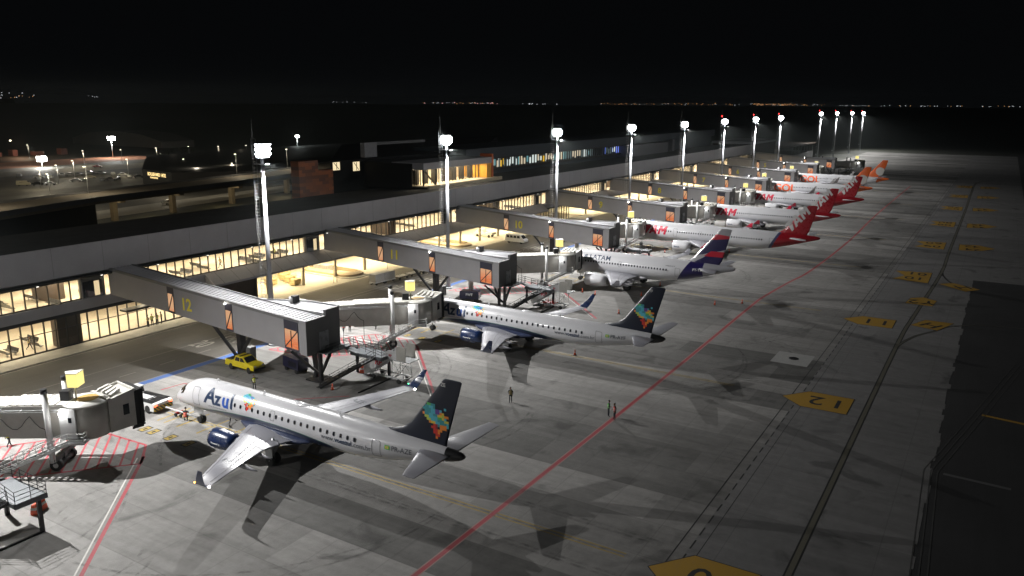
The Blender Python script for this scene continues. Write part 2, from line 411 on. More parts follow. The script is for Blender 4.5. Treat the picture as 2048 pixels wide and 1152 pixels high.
for i in range(46):
    x0 = rr_.uniform(20, 240); y0 = rr_.uniform(24, 84); rad = rr_.uniform(6, 26); a0 = rr_.uniform(0, 6.3); sp_ = rr_.uniform(.4, 1.8)
    pts = [(x0 + rad * math.cos(a0 + sp_ * j / 14), y0 + rad * math.sin(a0 + sp_ * j / 14)) for j in range(15)]
    if min(p[1] for p in pts) < 20 or max(p[1] for p in pts) > 89: continue
    for o_ in (0, 1.7): m.line([(p[0] + o_ * math.cos(a0), p[1] + o_ * math.sin(a0)) for p in pts], .26, .0015 + i * 1e-5)
for X in (53.9, 98.1, 144.5, 190, 233.7, 279):
    for o_ in (-3.4, -2.9, 2.9, 3.4): m.line([(X + o_, 62), (X + o_, 20)], .3, .0024)
    m.line([(X + .05, 76), (X + .05, 20)], .35, .0022)
m.build('tyre_marks', M_tyre, apron, fix=False)
# blue band and road lines
m = Mark(); m.line([(-80, 90.9), (470, 90.9)], 1.1, ZM, mi=0)
m.build('blue_line', [P_blue], road, fix=False)
m = Mark(); m.line([(-80, 109.55), (470, 109.55)], 0.14, ZM); m.line([(-80, 99.9), (470, 99.9)], 0.09, ZM)
m.line([(-80, 95.6), (470, 95.6)], 0.1, ZM, dash=2.4, gap=3.6); m.line([(100, 101.3), (132, 101.3), (135, 103)], 0.12, ZM); m.build('lane_line', P_wr, road, fix=False)
def ground_text(s, pos, ang, size, mt, parent, z=ZM, bold=0.02, sx=1.0, name='lettering'):
    bm = text2d(s, size, bold, 'CENTER'); ca, sa = math.cos(ang), math.sin(ang)
    return map_bm(bm, lambda u, v: (pos[0] + ca * u * sx - sa * v, pos[1] + sa * u * sx + ca * v, z), name, mt, parent)
for k in range(0, 4):
    X = 73.5 + 45 * k
    ground_text('20', (X - 1.5, 99.0), -PI / 2, 4.6, P_wr, road, sx=0.6, bold=0.03); ground_text('KM/H', (X + 3.2, 97.0), -PI / 2, 3.0, P_wr, road, sx=0.55, bold=0.03)
    m = Mark()
    for j in range(5): m.line([(X - 3 + j * 0.0, 93.6 - 0.0 + 0), (X - 3, 93.6)], 0.1)
    for j in range(6): m.poly(rect(X + 7 + 0, X + 10, 92.6 + j * 1.1, 93.1 + j * 1.1), ZM)
    m.build('lane_line', P_wr, road, fix=False)
# amber taxi signs painted on the ground (number, shape)
def amber(pts, letters, ang, size, pos):
    cx = sum(p[0] for p in pts) / len(pts); cy = sum(p[1] for p in pts) / len(pts)
    MB().poly([(cx + (p[0] - cx) * 1.03, cy + (p[1] - cy) * 1.03) for p in pts], 0.010).poly(pts, 0.014, 1).build('painted_sign', [P_blk, P_sign], taxilane, fix=False)
    for (s, p) in zip(letters, pos): ground_text(s, p, ang, size, P_blk, taxilane, 0.018, 0.03, sx=0.95, name='painted_number')
for X, s in ((53.9, '10'), (98.1, '12'), (141.5, '11')):
    amber([(X - .5, 19.8), (X + 2.9, 17.2), (X + 2.9, 12.0), (X - 2.9, 12.0), (X - 2.9, 17.2)], list(s), PI / 2, 4.2, [(X + 1.4, 13.4), (X + 1.4, 15.9)][:len(s)])
for X, t1, t2, dbl in ((185.5, '10', '01', 0), (231.5, '09', '60', 1), (276, '08', '80', 1), (321, '07', '70', 1), (366, '06', '60', 1), (411, '05', '50', 1)):
    amber([(X - 4.6, 16.6), (X, 14.8), (X + 4.6, 17), (X + 6, 10.0), (X - 6, 9.9)][::1], [t1, t2], PI / 2, 4.2, [(X - 0.6, 12.7), (X + 4.8, 12.7)])
    if dbl: amber([(X + 4.6, 6.8), (X + 6, 2.6), (X + 2, -1.2), (X - 3, 1.6), (X - 5, 6.6)], ['24', '42'], PI / 2, 3.9, [(X - 0.8, 3.6), (X + 4.2, 3.9)])
amber([(180.2, 8.0), (182.6, 5.4), (178.6, 0.6), (175.2, 3.0)], ['H'], PI / 2 + .5, 4.4, [(180.4, 4.3)])
amber([(142.6, 9.6), (147.4, 7.8), (147.4, 3.6), (141.2, 5.6)], ['H'], PI / 2 - .5, 4.4, [(145.4, 6.0)])
amber([(158.8, 12.0), (163.5, 11.6), (165.4, 9.6), (163.5, 7.2), (158.5, 7.6)], ['Y', '2'], PI / 2, 4.4, [(162.6, 8.4), (162.6, 10.9)])
m = MB()
m.poly([(134, -12), (137, -8), (136, -30), (132, -30)], 0.004); m.poly([(146, -10), (149, -7), (149, -30), (145, -30)], 0.004); m.build('painted_sign', P_sign, taxiway, fix=False)
m = MB(); m.poly(rect(110.8, 116.4, 19.6, 24.6), 0.002); m.build('concrete_patch', mat('new_concrete_patch', (0.33, 0.33, 0.32), 0.8, 0, 0.08), apron, fix=False)
m = MB(); m.tube((113.8, 22, 0), (113.8, 22, 0.02), 0.7, n=16, mi=0); m.build('manhole', M_black, apron)

# ============================================================ TERMINAL PIER
YG = 113.9
term = thing('terminal_pier', 'long dark-roofed terminal pier with grey fascia and glowing window bands', 'terminal building', (0, 0, 0))
XE = 427.0; XS = -60.0
m = MB(); m.slab([(111.9, 15.25), (111.9, 10.9), (112.3, 10.6), (113.2, 10.6), (113.2, 14.4), (112.2, 15.25)], XS, XE - 0.3); 
m.build('fascia', M_grey, term)
# thin panel joints on the fascia
m = MB()
for i in range(int((XE - XS) / 7.5)): m.box(XS + i * 7.5, XS + i * 7.5 + 0.04, 111.885, 111.9, 10.92, 15.2)
m.build('panel_joint', M_greydk, term)
m = MB(); m.slab([(112.2, 15.27), (135.2, 14.2), (135.2, 13.2), (112.2, 13.9)], XS, XE); m.build('roof', M_roofdk, term)
m = MB(); m.slab([(111.2, 10.6), (114.4, 10.6), (114.4, 10.1), (113.4, 9.95), (111.4, 10.3)], XS, XE); m.build('soffit', M_black, term)
m = MB()
for i in range(60):
    x = -8 + i * 9.3
    if x < XE: m.box(x, x + 0.3, 111.12, 111.2, 10.35, 10.42)
m.build('downlight', emis('dim_downlight', (1, .95, .85), 2.5), term)
# floors and back wall
M_tile = mat('polished_floor_tile', (0.55, 0.49, 0.40), 0.16, 0, 0.06, 0.5)
M_wallin = mat('interior_wall', (0.58, 0.52, 0.42), 0.6, 0, 0.05)
m = MB(); m.box(XS, XE - 1, 114.2, 134.9, 5.9, 6.35); m.build('upper_floor', M_tile, term)
m = MB(); m.box(XS, 97.0, 114.2, 134.9, 0.02, 0.16); m.box(203, 232, 114.2, 134.9, 0.02, 0.16); m.build('ground_floor', M_tile, term)
m = MB(); m.box(XS, XE, 134.95, 135.2, 0, 13.1); m.box(XE - 0.6, XE, 113.4, 134.9, 0, 14); m.build('back_wall', M_wallin, term)
m = MB()
for x in range(-60, 420, 15):
    m.quad((x + 1.0, 116.0, 9.9), (x + 13, 116.0, 9.9), (x + 13, 118.2, 9.9), (x + 1.0, 118.2, 9.9)); m.quad((x + 1, 123.0, 9.9), (x + 13, 123.0, 9.9), (x + 13, 125.4, 9.9), (x + 1, 125.4, 9.9))
m.build('ceiling_light', M_warm, term, fix=False)
m = MB()
for x in list(range(-45, 90, 15)) + [204, 218]:
    m.quad((x + 1.0, 116.0, 5.6), (x + 13, 116.0, 5.6), (x + 13, 118.2, 5.6), (x + 1.0, 118.2, 5.6)); m.quad((x + 1, 122.0, 5.6), (x + 13, 122.0, 5.6), (x + 13, 124.2, 5.6), (x + 1, 124.2, 5.6))
m.build('ceiling_light', M_warm, term, fix=False)
m = MB(); m.box(XS, XE - 1, 114.3, 134.9, 10.0, 10.1); m.box(XS, 97, 114.6, 134.9, 5.65, 5.85); m.build('ceiling', M_wallin, term)
# glazing bands
BX = [68.3 + 45 * k for k in range(-2, 9)]
def glaze(x0, x1, y, z0, z1, step, midbar=None):
    MB().quad((x0, y, z0), (x1, y, z0), (x1, y, z1), (x0, y, z1)).build('window', M_glass, term, fix=False)
    n = max(1, round((x1 - x0) / step)); mm = MB()
    for i in range(n + 1): x = x0 + (x1 - x0) * i / n; mm.box(x - 0.07, x + 0.07, y - 0.16, y + 0.06, z0, z1)
    mm.box(x0, x1, y - 0.14, y + 0.08, z1 - 0.12, z1 + 0.3); mm.box(x0, x1, y - 0.14, y + 0.1, z0 - 0.1, z0 + 0.08)
    if midbar: mm.box(x0, x1, y - 0.1, y + 0.05, midbar - 0.05, midbar + 0.05)
    mm.build('window_frame', M_mull, term)
for k, bx in enumerate(BX):
    x0 = bx + 4.4; x1 = min(bx + 45 - 3.6, XE - 2)
    if x1 > x0: glaze(x0, x1, YG, 6.85, 9.95, 1.62)
    m = MB(); m.box(bx - 3.6, bx, YG - 0.3, YG + 0.5, 5.2, 10.1, 0); m.box(bx - 3.4, bx - 0.4, YG - 0.34, YG - 0.3, 6.9, 9.3, 1); m.build('lobby_wall', [M_greydk, M_glassdk], term)
    m = MB(); m.box(bx - 1.7, bx - 0.9, YG - 0.4, YG - 0.36, 7.0, 9.2); m.build('window', emis('lobby_window', (1.0, 0.78, 0.45), 0.8), term)
# spandrels: flat beside the glazed ground floor, flared skirt over the open undercroft
m = MB(); m.slab([(113.5, 6.75), (113.4, 5.25), (113.9, 5.25), (114.3, 5.9), (114.3, 6.75)], XS, 86.0)
m.slab([(113.6, 6.78), (111.0, 5.1), (111.0, 4.75), (114.2, 4.75), (114.4, 6.78)], 86.0, 203); m.slab([(113.5, 6.78), (113.4, 5.25), (114.3, 5.25), (114.3, 6.78)], 203, 232)
m.slab([(113.6, 6.78), (111.0, 5.1), (111.0, 4.75), (114.2, 4.75), (114.4, 6.78)], 232, XE - 1); m.build('spandrel', M_grey, term)
m = MB()
x = 88.0
while x < XE - 4:
    if not (202 < x < 233): m.add([(x, 113.58, 6.8), (x + 0.05, 113.58, 6.8), (x + 0.05, 110.97, 5.12), (x, 110.97, 5.12)], [(0, 1, 2, 3)])
    x += 3.24
m.build('panel_joint', M_black, term, fix=False)
m = MB(); m.box(XS, 97.0, 114.1, 114.6, 4.7, 5.25); m.build('beam', M_black, term)
glaze(XS + 1, 84.8, 114.3, 0.2, 4.65, 1.62, 2.9); glaze(204, 222, 114.3, 0.2, 4.65, 1.62, 2.9)
m = MB(); m.box(84.9, 97.0, 114.25, 134.5, 0.1, 4.7); m.box(97.0, 97.2, 113.6, 120, 0.0, 4.75); m.build('brown_wall', M_brown, term)
m = MB(); m.box(61.0, 64.6, 114.6, 116.2, 0.16, 4.6); m.box(44.8, 46.4, 114.8, 118, 0.16, 4.6); m.box(61.9, 64.6, 118, 122, 6.35, 9.8)
for x in (137, 181, 262): m.box(x, x + 2.6, 116, 121, 6.35, 9.7)
m.parts('kiosk', M_brown, term)
# door canopy with a truss
m = MB(); m.box(70.6, 79.5, 112.4, 114.2, 3.55, 3.85); m.build('canopy', M_black, term)
# undercroft columns
m = MB()
for x in list(range(101, 203, 9)) + list(range(236, 425, 9)): m.tube((x, 115.2, 0.0), (x, 115.2, 4.75), 0.32, n=12)
m.parts('column', mat('warm_concrete_column', (0.4, 0.36, 0.3), 0.7), term)
m = MB()
for x in list(range(100, 200, 12)) + list(range(236, 420, 12)):
    m.quad((x, 116.5, 4.7), (x + 9, 116.5, 4.7), (x + 9, 118.1, 4.7), (x, 118.1, 4.7)); m.quad((x, 122.5, 4.7), (x + 9, 122.5, 4.7), (x + 9, 124.1, 4.7), (x, 124.1, 4.7))
m.build('ceiling_light', emis('undercroft_light', (1.0, 0.80, 0.46), 34.0), term, fix=False)
m = MB(); m.box(97.2, XE - 1, 114.4, 134.9, 4.78, 5.8); m.build('undercroft_slab', M_walk, term)
# brown end block
t = thing('end_pavilion', 'brown clad block closing the far end of the terminal pier', 'building'); 
MB().box(427, 475, 112.6, 134, 0, 15.1).build('wall', M_brown, t); MB().box(426.6, 475.4, 112.3, 134.3, 15.1, 16.3).build('roof', M_grey, t)
MB().box(475, 540, 104, 130, 0, 7).build('annex_wall', M_greydk, t); MB().box(474.6, 542, 103, 131, 11.6, 12.2).build('canopy', M_brown, t)
mm = MB()
for x in range(480, 540, 8): mm.box(x, x + .4, 103.5, 103.9, 7, 11.6); mm.box(x, x + .4, 130, 130.4, 7, 11.6)
mm.parts('canopy_post', M_greydk, t)

# interior seats: rows of airport benches seen through the glass
M_seat = mat('dark_seat_leather', (0.02, 0.02, 0.022), 0.4)
def make_bench():
    t = thing('waiting_bench', 'dark waiting bench behind the terminal glass', 'bench', (0, 0, -50), 0, 'waiting benches in the terminal')
    s = MB(); b = MB(); f = MB()
    for i in range(5):
        x = i * 0.62; s.box(x, x + 0.54, 0, 0.5, 0.42, 0.5); b.add([(x, 0.5, 0.5), (x + .54, 0.5, 0.5), (x + .54, .66, 1.0), (x, .66, 1.0), (x, .56, .5), (x + .54, .56, .5), (x + .54, .72, 1.0), (x, .72, 1.0)], [(0, 1, 2, 3), (7, 6, 5, 4), (0, 4, 5, 1), (1, 5, 6, 2), (2, 6, 7, 3), (3, 7, 4, 0)])
    f.box(0, 3.1, 0.22, 0.3, 0.34, 0.42)
    for x in (0.4, 2.6): f.box(x, x + .06, 0.2, 0.32, 0.04, 0.36); f.box(x, x + .06, 0, 0.6, 0, 0.04)
    s.build('seat', M_seat, t); b.build('backrest', M_seat, t); f.build('frame', M_steel, t); return t
bench = make_bench(); first = True
spots = []
for x in (52.5, 56.5, 60.6, 79, 84, 89.5, 97, 101, 106, 127, 131.5, 148, 172, 190): spots += [(x, 116.2 + random.uniform(0, .6), 6.35), (x + .8, 119.4 + random.uniform(-.4, .8), 6.35)]
for x in (51.0, 54.8, 59.4): spots += [(x, 115.8, 0.16), (x + .5, 118.8, 0.16), (x + .3, 121.8, 0.16)]
for i, (x, y, z) in enumerate(spots):
    rz = random.choice((PI / 2, PI / 2 + .02, -PI / 2)); lab = 'dark waiting bench on the ground floor behind the glass' if z < 1 else 'dark waiting bench on the upper floor behind the glass'
    if first: bench.location = (x, y, z); bench.rotation_euler = (0, 0, rz); bench['label'] = lab; first = False
    else: dup(bench, (x, y, z), rz, lab)

# ============================================================ BUILDINGS BEHIND THE PIER
# glass lounge standing on the pier roof
t = thing('rooftop_lounge', 'brightly lit glass lounge with amber end wall on the pier roof', 'building')
MB().box(153.2, 186, 116.4, 117.0, 14.6, 15.9).box(153.2, 186, 117.0, 128, 15.45, 15.75).build('terrace', mat('terrace_floor', (0.6, 0.52, 0.36), 0.5), t)
MB().box(153.3, 183.5, 118.2, 128, 19.6, 21.2).build('roof_band', M_grey, t); MB().box(152.9, 153.2, 121.5, 136, 14.8, 21.0).box(153.2, 186, 128.9, 137, 14.8, 21.0).build('side_wall', M_roofdk, t)
MB().box(153.3, 181, 127, 127.3, 15.8, 19.6).build('back_wall', M_wallin, t)
MB().box(181.2, 183.4, 118.3, 128, 15.8, 19.55).build('amber_wall', mat('amber_wall', (0.7, 0.36, 0.05), 0.5), t); MB().box(183.5, 184.2, 118.1, 122, 15.8, 22).build('orange_panel', mat('orange_panel', (0.55, 0.12, 0.03), 0.5), t)
MB().quad((155, 119, 19.5), (180, 119, 19.5), (180, 120.6, 19.5), (155, 120.6, 19.5)).quad((155, 123, 19.5), (180, 123, 19.5), (180, 124.6, 19.5), (155, 124.6, 19.5)).build('ceiling_light', emis('lounge_light', (1.0, 0.85, 0.6), 16), t, fix=False)
mm = MB()
for i in range(19): mm.box(153.4 + i * 1.5, 153.52 + i * 1.5, 120.4, 120.6, 15.8, 19.6)
for i in range(7):
    a = 154.5 + i * 3.9; mm.box(a, a + random.uniform(.6, 1.6), 121.6, 122.6, 15.8, 19.4)
mm.build('window_frame', M_mull, t)
mm = MB(); mm.beam((153.3, 118.2, 19.5), (158, 118.2, 15.8), .3, .3); mm.box(153, 153.3, 118, 118.3, 15.8, 19.6); mm.box(158, 158.25, 118, 118.3, 15.8, 19.6); mm.build('brace', M_black, t)
# main hall: large dark mass
t = thing('main_hall', 'tall black clad main terminal hall with a few lit windows', 'building')
MB().prism([(141.5, 137), (207, 137), (300, 190), (202, 190)], 0, 21.6).prism([(207, 139), (300, 139), (330, 188), (290, 188)], 0, 15.5).build('wall', M_roofdk, t)
for (x0, x1, z0, z1) in ((142.3, 144.6, 19.6, 21.2), (149.3, 151.6, 19.0, 20.9)):
    w_ = MB().box(x0, x1, 136.9, 137.0, z0 - .2, z1 + .1).build('window', emis('cream_lit_window', (1.0, 0.82, 0.5), 1.0), t); MB().beam((x0 + .2, 136.85, z1), (x1 - .4, 136.85, z0), .14, .1).beam(((x0 + x1) / 2, 136.85, z1), ((x0 + x1) / 2, 136.85, z0 - .1), .12, .1).build('brace', M_black, w_)
w_ = MB().box(163.2, 172.4, 136.9, 137, 15.8, 17.5).build('window', emis('orange_lit_window', (1.0, 0.50, 0.07), 1.0), t)
MB().beam((164.5, 136.85, 15.8), (166.2, 136.85, 17.5), .2, .1).beam((169.5, 136.85, 15.8), (171.4, 136.85, 17.5), .2, .1).beam((167, 136.85, 15.8), (167, 136.85, 17.5), .1, .1).beam((169, 136.85, 15.8), (169, 136.85, 17.5), .1, .1).build('brace', M_black, w_)
w_ = MB().add([(174, 136.95, 15.6), (175.6, 136.95, 15.6), (174.3, 136.95, 17.2)], [(0, 1, 2)]).build('window', emis('pale_lit_window', (0.8, 0.95, 1.0), .8), t, fix=False)
MB().box(152.2, 156.8, 135.6, 137, 22.0, 25.6).build('plant_screen', mat('grey_screen', (0.3, 0.3, 0.31), 0.6), t); MB().box(156.8, 177, 135.8, 137, 24.9, 25.6).build('roof_edge', M_greydk, t)
# orange tiled stepped wall
def tiles():
    t = NT('orange_tiles'); x, y, z = t.sep(); br = t.n('ShaderNodeTexBrick'); t.link(t.comb(x, z, 0.0), br.inputs['Vector']); br.inputs['Scale'].default_value = 1; br.inputs['Brick Width'].default_value = 2.1; br.inputs['Row Height'].default_value = 0.75; br.inputs['Mortar Size'].default_value = 0.0
    br.inputs['Color1'].default_value = (0.55, 0.17, 0.06, 1); br.inputs['Color2'].default_value = (0.24, 0.10, 0.06, 1); t.link(br.outputs['Color'], t.b.inputs['Base Color']); t.b.inputs['Roughness'].default_value = 0.6; return t.m
t = thing('orange_tile_wall', 'stepped orange tiled wall block rising beside the dark main hall', 'wall')
MB().slab([(136.0, 22.2), (136, 8), (138.5, 8), (138.5, 22.2)], 130.3, 136.4).slab([(136.0, 19.8), (136, 8), (138.5, 8), (138.5, 19.8)], 136.4, 141.2).build('wall', tiles(), t)
# concourse behind: long strip of coloured shop windows
t = thing('upper_concourse', 'long upper concourse with a strip of colourful lit shop windows', 'building')
MB().box(190, 420, 131, 150, 19.4, 22.4).box(190, 420, 133, 150, 10, 19.4).build('roof', mat('bluish_roof', (0.05, 0.06, 0.07), 0.7), t)
SHC = [emis('shop_light_%s' % n, c, s) for n, c, s in (('white', (0.9, 1, 0.95), .75), ('cream', (1, 0.85, 0.6), .6), ('amber', (1, 0.6, 0.05), .7), ('red', (0.8, 0.08, 0.05), .5), ('teal', (0.3, 0.7, 0.75), .4), ('dim', (0.25, 0.35, 0.35), .3), ('blue', (0.2, 0.3, 1.0), .8))]
mm = MB(); x = 196.0
while x < 300:
    w_ = random.choice((.8, 1.2, 1.7)); mi = random.choices(range(6), (5, 3, 2 if x < 240 else 0, 1 if x < 240 else 0, 3, 6 if x > 250 else 1))[0]
    if not (276 < x < 287):
        if x > 287: mi = random.choice((0, 6, 5, 0))
        z0 = 16.3 + random.choice((0, 0, .5)); mm.box(x, x + w_, 132.4, 132.5, z0, 18.9 - random.choice((0, .2, .7)), mi)
    x += w_ + .25
mm.parts('shop_window', SHC, t)
mm = MB()
for i in range(60): mm.box(194 + i * 1.8, 194.2 + i * 1.8, 131.4, 131.7, 16.0, 19.2)
mm.box(190, 302, 131.4, 131.7, 19.0, 19.4); mm.box(190, 302, 131.4, 131.7, 15.6, 16.1); mm.build('window_frame', M_mull, t)
MB().box(344, 346.5, 126, 128, 15, 20).box(300, 344, 128, 146, 14.6, 19).box(352, 353, 124, 125, 15, 20).build('plant_room', mat('dim_plant_room', (.12, .12, .13), .7), t)

# ============================================================ FIXED BRIDGES
def bridge_z(y):       # top and bottom of the sloping bridge box
    f = (111.6 - y) / 40.0; return 11.0 - 2.4 * f, 6.95 - 2.6 * f
def orange_glow():
    t = NT('orange_interior_glow'); x, y, z = t.sep(); n = t.noise(1.0, 3, .6, t.comb(t.math('MULTIPLY', y, 0.6), 0.0, t.math('MULTIPLY', z, 5.0)))
    col = t.mix(t.rng(n, .35, .65, 0, 1), (1.0, 0.16, 0.035), (1.0, 0.36, 0.13)); col = t.mix(t.rng(z, 5.6, 7.0, 0, 1), col, (1.0, 0.55, 0.30))
    t.link(col, t.b.inputs['Emission Color']); t.b.inputs['Emission Strength'].default_value = 0.62; t.b.inputs['Base Color'].default_value = (.05, .02, .01, 1); t.b.inputs['Roughness'].default_value = .1; return t.m
M_glow = orange_glow()
M_ribroof = mat('standing_seam_roof', (0.46, 0.46, 0.48), 0.38, 0.3, 0.06)
P_num = mat('yellow_numerals', (0.78, 0.66, 0.03), 0.5, 0, 0.05)
def rail(mb, pts, h=1.1, step=1.2, r=0.03, mi=0):
    for a, b in zip(pts[:-1], pts[1:]):
        a = Vector(a); b = Vector(b); L = (b - a).length; n = max(1, round(L / step))
        for hh in (h, h * .66, h * .33): mb.tube(a + Vector((0, 0, hh)), b + Vector((0, 0, hh)), r, n=5, mi=mi)
        for i in range(n + 1): p = a.lerp(b, i / n); mb.tube(p, p + Vector((0, 0, h)), r, n=5, mi=mi)
def make_bridge(bx, num, label):
    t = thing('fixed_walkway', label, 'walkway', (bx, 0, 0), 0, 'grey fixed walkways from the terminal to the stands')
    y0, y1 = 112.4, 71.5; (ta, ba), (tb, bb) = bridge_z(y0), bridge_z(y1)
    W_ = 3.7
    MB().slab([(y0, ta - .35), (y0, ba), (y1, bb), (y1, tb - .35)], 0, W_).build('wall', M_grey, t)
    # corrugated roof with raised edges
    m = MB(); m.slab([(y0, ta - .34), (y1, tb - .34), (y1, tb - .14), (y0, ta - .14)], 0.12, W_ - .12); 
    for i in range(1, 7):
        x = i * W_ / 7; m.slab([(y0, ta - .14), (y1 + .1, tb - .14), (y1 + .1, tb - .02), (y0, ta - .02)], x - .04, x + .04)
    m.build('roof', M_ribroof, t)
    m = MB(); m.slab([(y0, ta - .36), (y1, tb - .36), (y1, tb + .04), (y0, ta + .04)], -0.03, 0.12); m.slab([(y0, ta - .36), (y1, tb - .36), (y1, tb + .04), (y0, ta + .04)], W_ - .12, W_ + .03); m.build('parapet', M_greydk, t)
    # flared end cabin roof and block
    za, zb = bridge_z(84)[0], tb
    m = MB(); m.add([(W_, 84.5, bb + .4), (5.75, 77.5, bb + .2), (5.75, y1, bb), (W_, y1, bb), (W_, 84.5, 8.9), (5.75, 77.5, 8.9), (5.75, y1, 8.9), (W_, y1, 8.9)], [(0, 1, 2, 3), (4, 5, 6, 7), (0, 1, 5, 4), (1, 2, 6, 5), (2, 3, 7, 6), (3, 0, 4, 7)]); m.build('end_cabin', M_grey, t)
    m = MB(); m.slab([(y1 - .05, bb - .1), (y1 - .05, 9.5), (y1 + .35, 9.5), (y1 + .35, bb - .1)], 3.4, 5.85); m.slab([(y1 - .05, bb - .1), (y1 - .05, tb + .15), (y1 + .35, tb + .15), (y1 + .35, bb - .1)], -.1, 3.4); m.build('end_wall', M_greydk, t)
    m = MB(); m.add([(W_ + .1, 85, 9.0), (6.0, 77.4, 9.25), (6.0, y1 + .3, 9.35), (W_ + .1, y1 + .3, 8.95)], [(0, 1, 2, 3)])
    for i in range(1, 6):
        f = i / 6; x = W_ + .1 + f * 2.2; m.beam((x, 84.6 - f * 6.6, 9.02 + f * .26), (x, y1 + .35, 8.98 + f * .37), .08, .1)
    m.beam((W_, 85.1, 9.05), (6.05, 77.4, 9.3), .15, .3); m.beam((6.05, 77.4, 9.3), (6.05, y1, 9.45), .15, .3); m.build('flared_roof', M_ribroof, t)
    MB().tube((5.0, 79, 8.9), (5.0, 79, 9.9), .45, n=14).box(4.7, 5.6, 78.3, 79.0, 9.0, 10.1, 1).build('roof_unit', [M_white, M_black], t)
    # window strips on the -x side
    for (ya, yb, big) in ((98.6, 97.2, 0), (86.5, 85.1, 0), (75.4, 72.9, 1)):
        (t1, b1), (t2, b2) = bridge_z(ya), bridge_z(yb)
        w_ = MB().slab([(ya, t1 - .3), (ya, b1 + .05), (yb, b2 + .05), (yb, t2 - .3)], -.06, 0).build('window', M_navycl, t)
        g = .12
        top = .62 if not big else .58
        za0, zb0 = b1 + .35, b2 + .35; za1, zb1 = b1 + (t1 - b1) * top + .3, b2 + (t2 - b2) * top + .3
        if not big: zb1 += .0
        MB().add([(-.07, ya - g, za0), (-.07, yb + g, zb0), (-.07, yb + g, zb1), (-.07, ya - g, za1)], [(0, 1, 2, 3)]).build('pane', M_glow, w_, fix=False)
        mm = MB(); mm.beam((-.10, ya - g, za0), (-.10, yb + g, zb1), .08, .13)
        if big: mm.beam((-.10, (ya + yb) / 2, za0), (-.10, (ya + yb) / 2, zb1), .08, .1)
        mm.build('brace', M_black, w_)
    (t1, b1), (t2, b2) = bridge_z(y1 + .9), bridge_z(y1); MB().slab([(y1 + 1.1, t1 + .1), (y1 + 1.1, b1 - .1), (y1 - .06, b2 - .1), (y1 - .06, t2 + .16)], -.14, -.06).build('corner_post', M_grey, t)
    if num:
        bm = text2d(num, 2.3, 0.06, 'CENTER'); yc, zc_ = 94.6, 6.95
        map_bm(bm, lambda u, v: (-.03, yc - u, zc_ + v * 1.05), 'number', P_num, t)
    MB().tube((-.16, 86.2, 9.15), (-.3, 86.2, 9.05), .09, n=8).build('wall_lamp', M_wlight, t)
    # steel piers
    m = MB(); (tm, bm_) = bridge_z(87)
    m.box(2.2, 3.1, 86.6, 87.4, 0, bm_); m.beam((2.0, 87.2, .9), (1.2, 91.2, bm_ + .2), .32, .35); m.beam((2.0, 86.8, .9), (1.2, 82.8, bm_ - .15), .32, .35); m.box(1.7, 3.5, 86.2, 87.8, 0, .25)
    m.box(2.9, 3.9, 85.6, 86.5, .4, 2.2, 1); m.parts('pier', [M_black, M_greydk], t)
    m = MB(); 
    m.box(2.3, 2.75, 71.7, 72.1, 0, bb); m.box(3.0, 3.45, 73.3, 73.7, 0, bb + .1); m.beam((2.6, 72, .9), (.2, 74.6, bb), .3, .3); m.beam((2.6, 72, .9), (5.2, 72, bb), .3, .3); m.beam((3.2, 73.5, 1), (5.2, 76.4, bb + .2), .3, .3); m.box(1.9, 3.9, 71.3, 74.1, 0, .2)
    m.tube((8.0, 70.6, 0), (8.0, 70.6, 3.5), .22, n=8); m.parts('pier', M_black, t)
    # landing, platform, stair with rails
    m = MB(); m.box(1.6, 6.3, 69.9, 71.4, bb - .1, bb); m.box(6.0, 8.5, 64.6, 69.9, 3.4, 3.55); m.beam((5.6, 70.6, bb - .05), (6.4, 68.9, 3.5), 1.4, .1)
    m.box(5.95, 8.55, 64.55, 64.8, 3.1, 3.5); m.box(5.95, 6.1, 64.6, 69.9, 3.1, 3.5); m.box(8.4, 8.55, 64.6, 69.9, 3.1, 3.5); m.build('platform', mat('steel_grating', (.12, .13, .14), .5, .3), t)
    m = MB(); rail(m, [(1.6, 69.9, bb), (6.0, 69.9, bb), (6.0, 64.6, 3.5), (8.5, 64.6, 3.5), (8.5, 69.9, 3.5), (6.4, 71.4, bb)]); m.build('handrail', M_black, t)
    m = MB(); m.beam((6.2, 66.0, 3.4), (.9, 70.6, .1), 1.3, .22)
    for i in range(14): f = i / 13; m.box(6.0 - 5.1 * f - .5, 6.0 - 5.1 * f + .5, 66.1 + 4.5 * f - .15, 66.1 + 4.5 * f + .15, 3.45 - 3.3 * f, 3.5 - 3.3 * f)
    rail(m, [(5.9, 65.5, 3.5), (.6, 70.1, .15)]); m.box(7.9, 8.2, 65.0, 65.3, 0, 3.4); m.box(2.0, 8.1, 65.0, 65.2, 0, .12); m.build('stair', M_black, t)
    MB().box(2.1, 3.7, 71.38, 71.45, bb + .1, bb + 2.5).build('door', mat('grey_door', (.28, .29, .3), .3), t)
    return t
ords = {13: 'nearest fixed walkway, its stair platform entering the left edge', 4: 'short fixed walkway at the far end of the pier with a wide lit end window'}
for i, num in enumerate(range(13, 3, -1)):
    bx = 68.3 + 45 * (i - 1)
    lab = ords.get(num, 'grey sloping walkway marked with the yellow number %d' % num)
    make_bridge(bx, str(num) if num > 4 else '', lab)

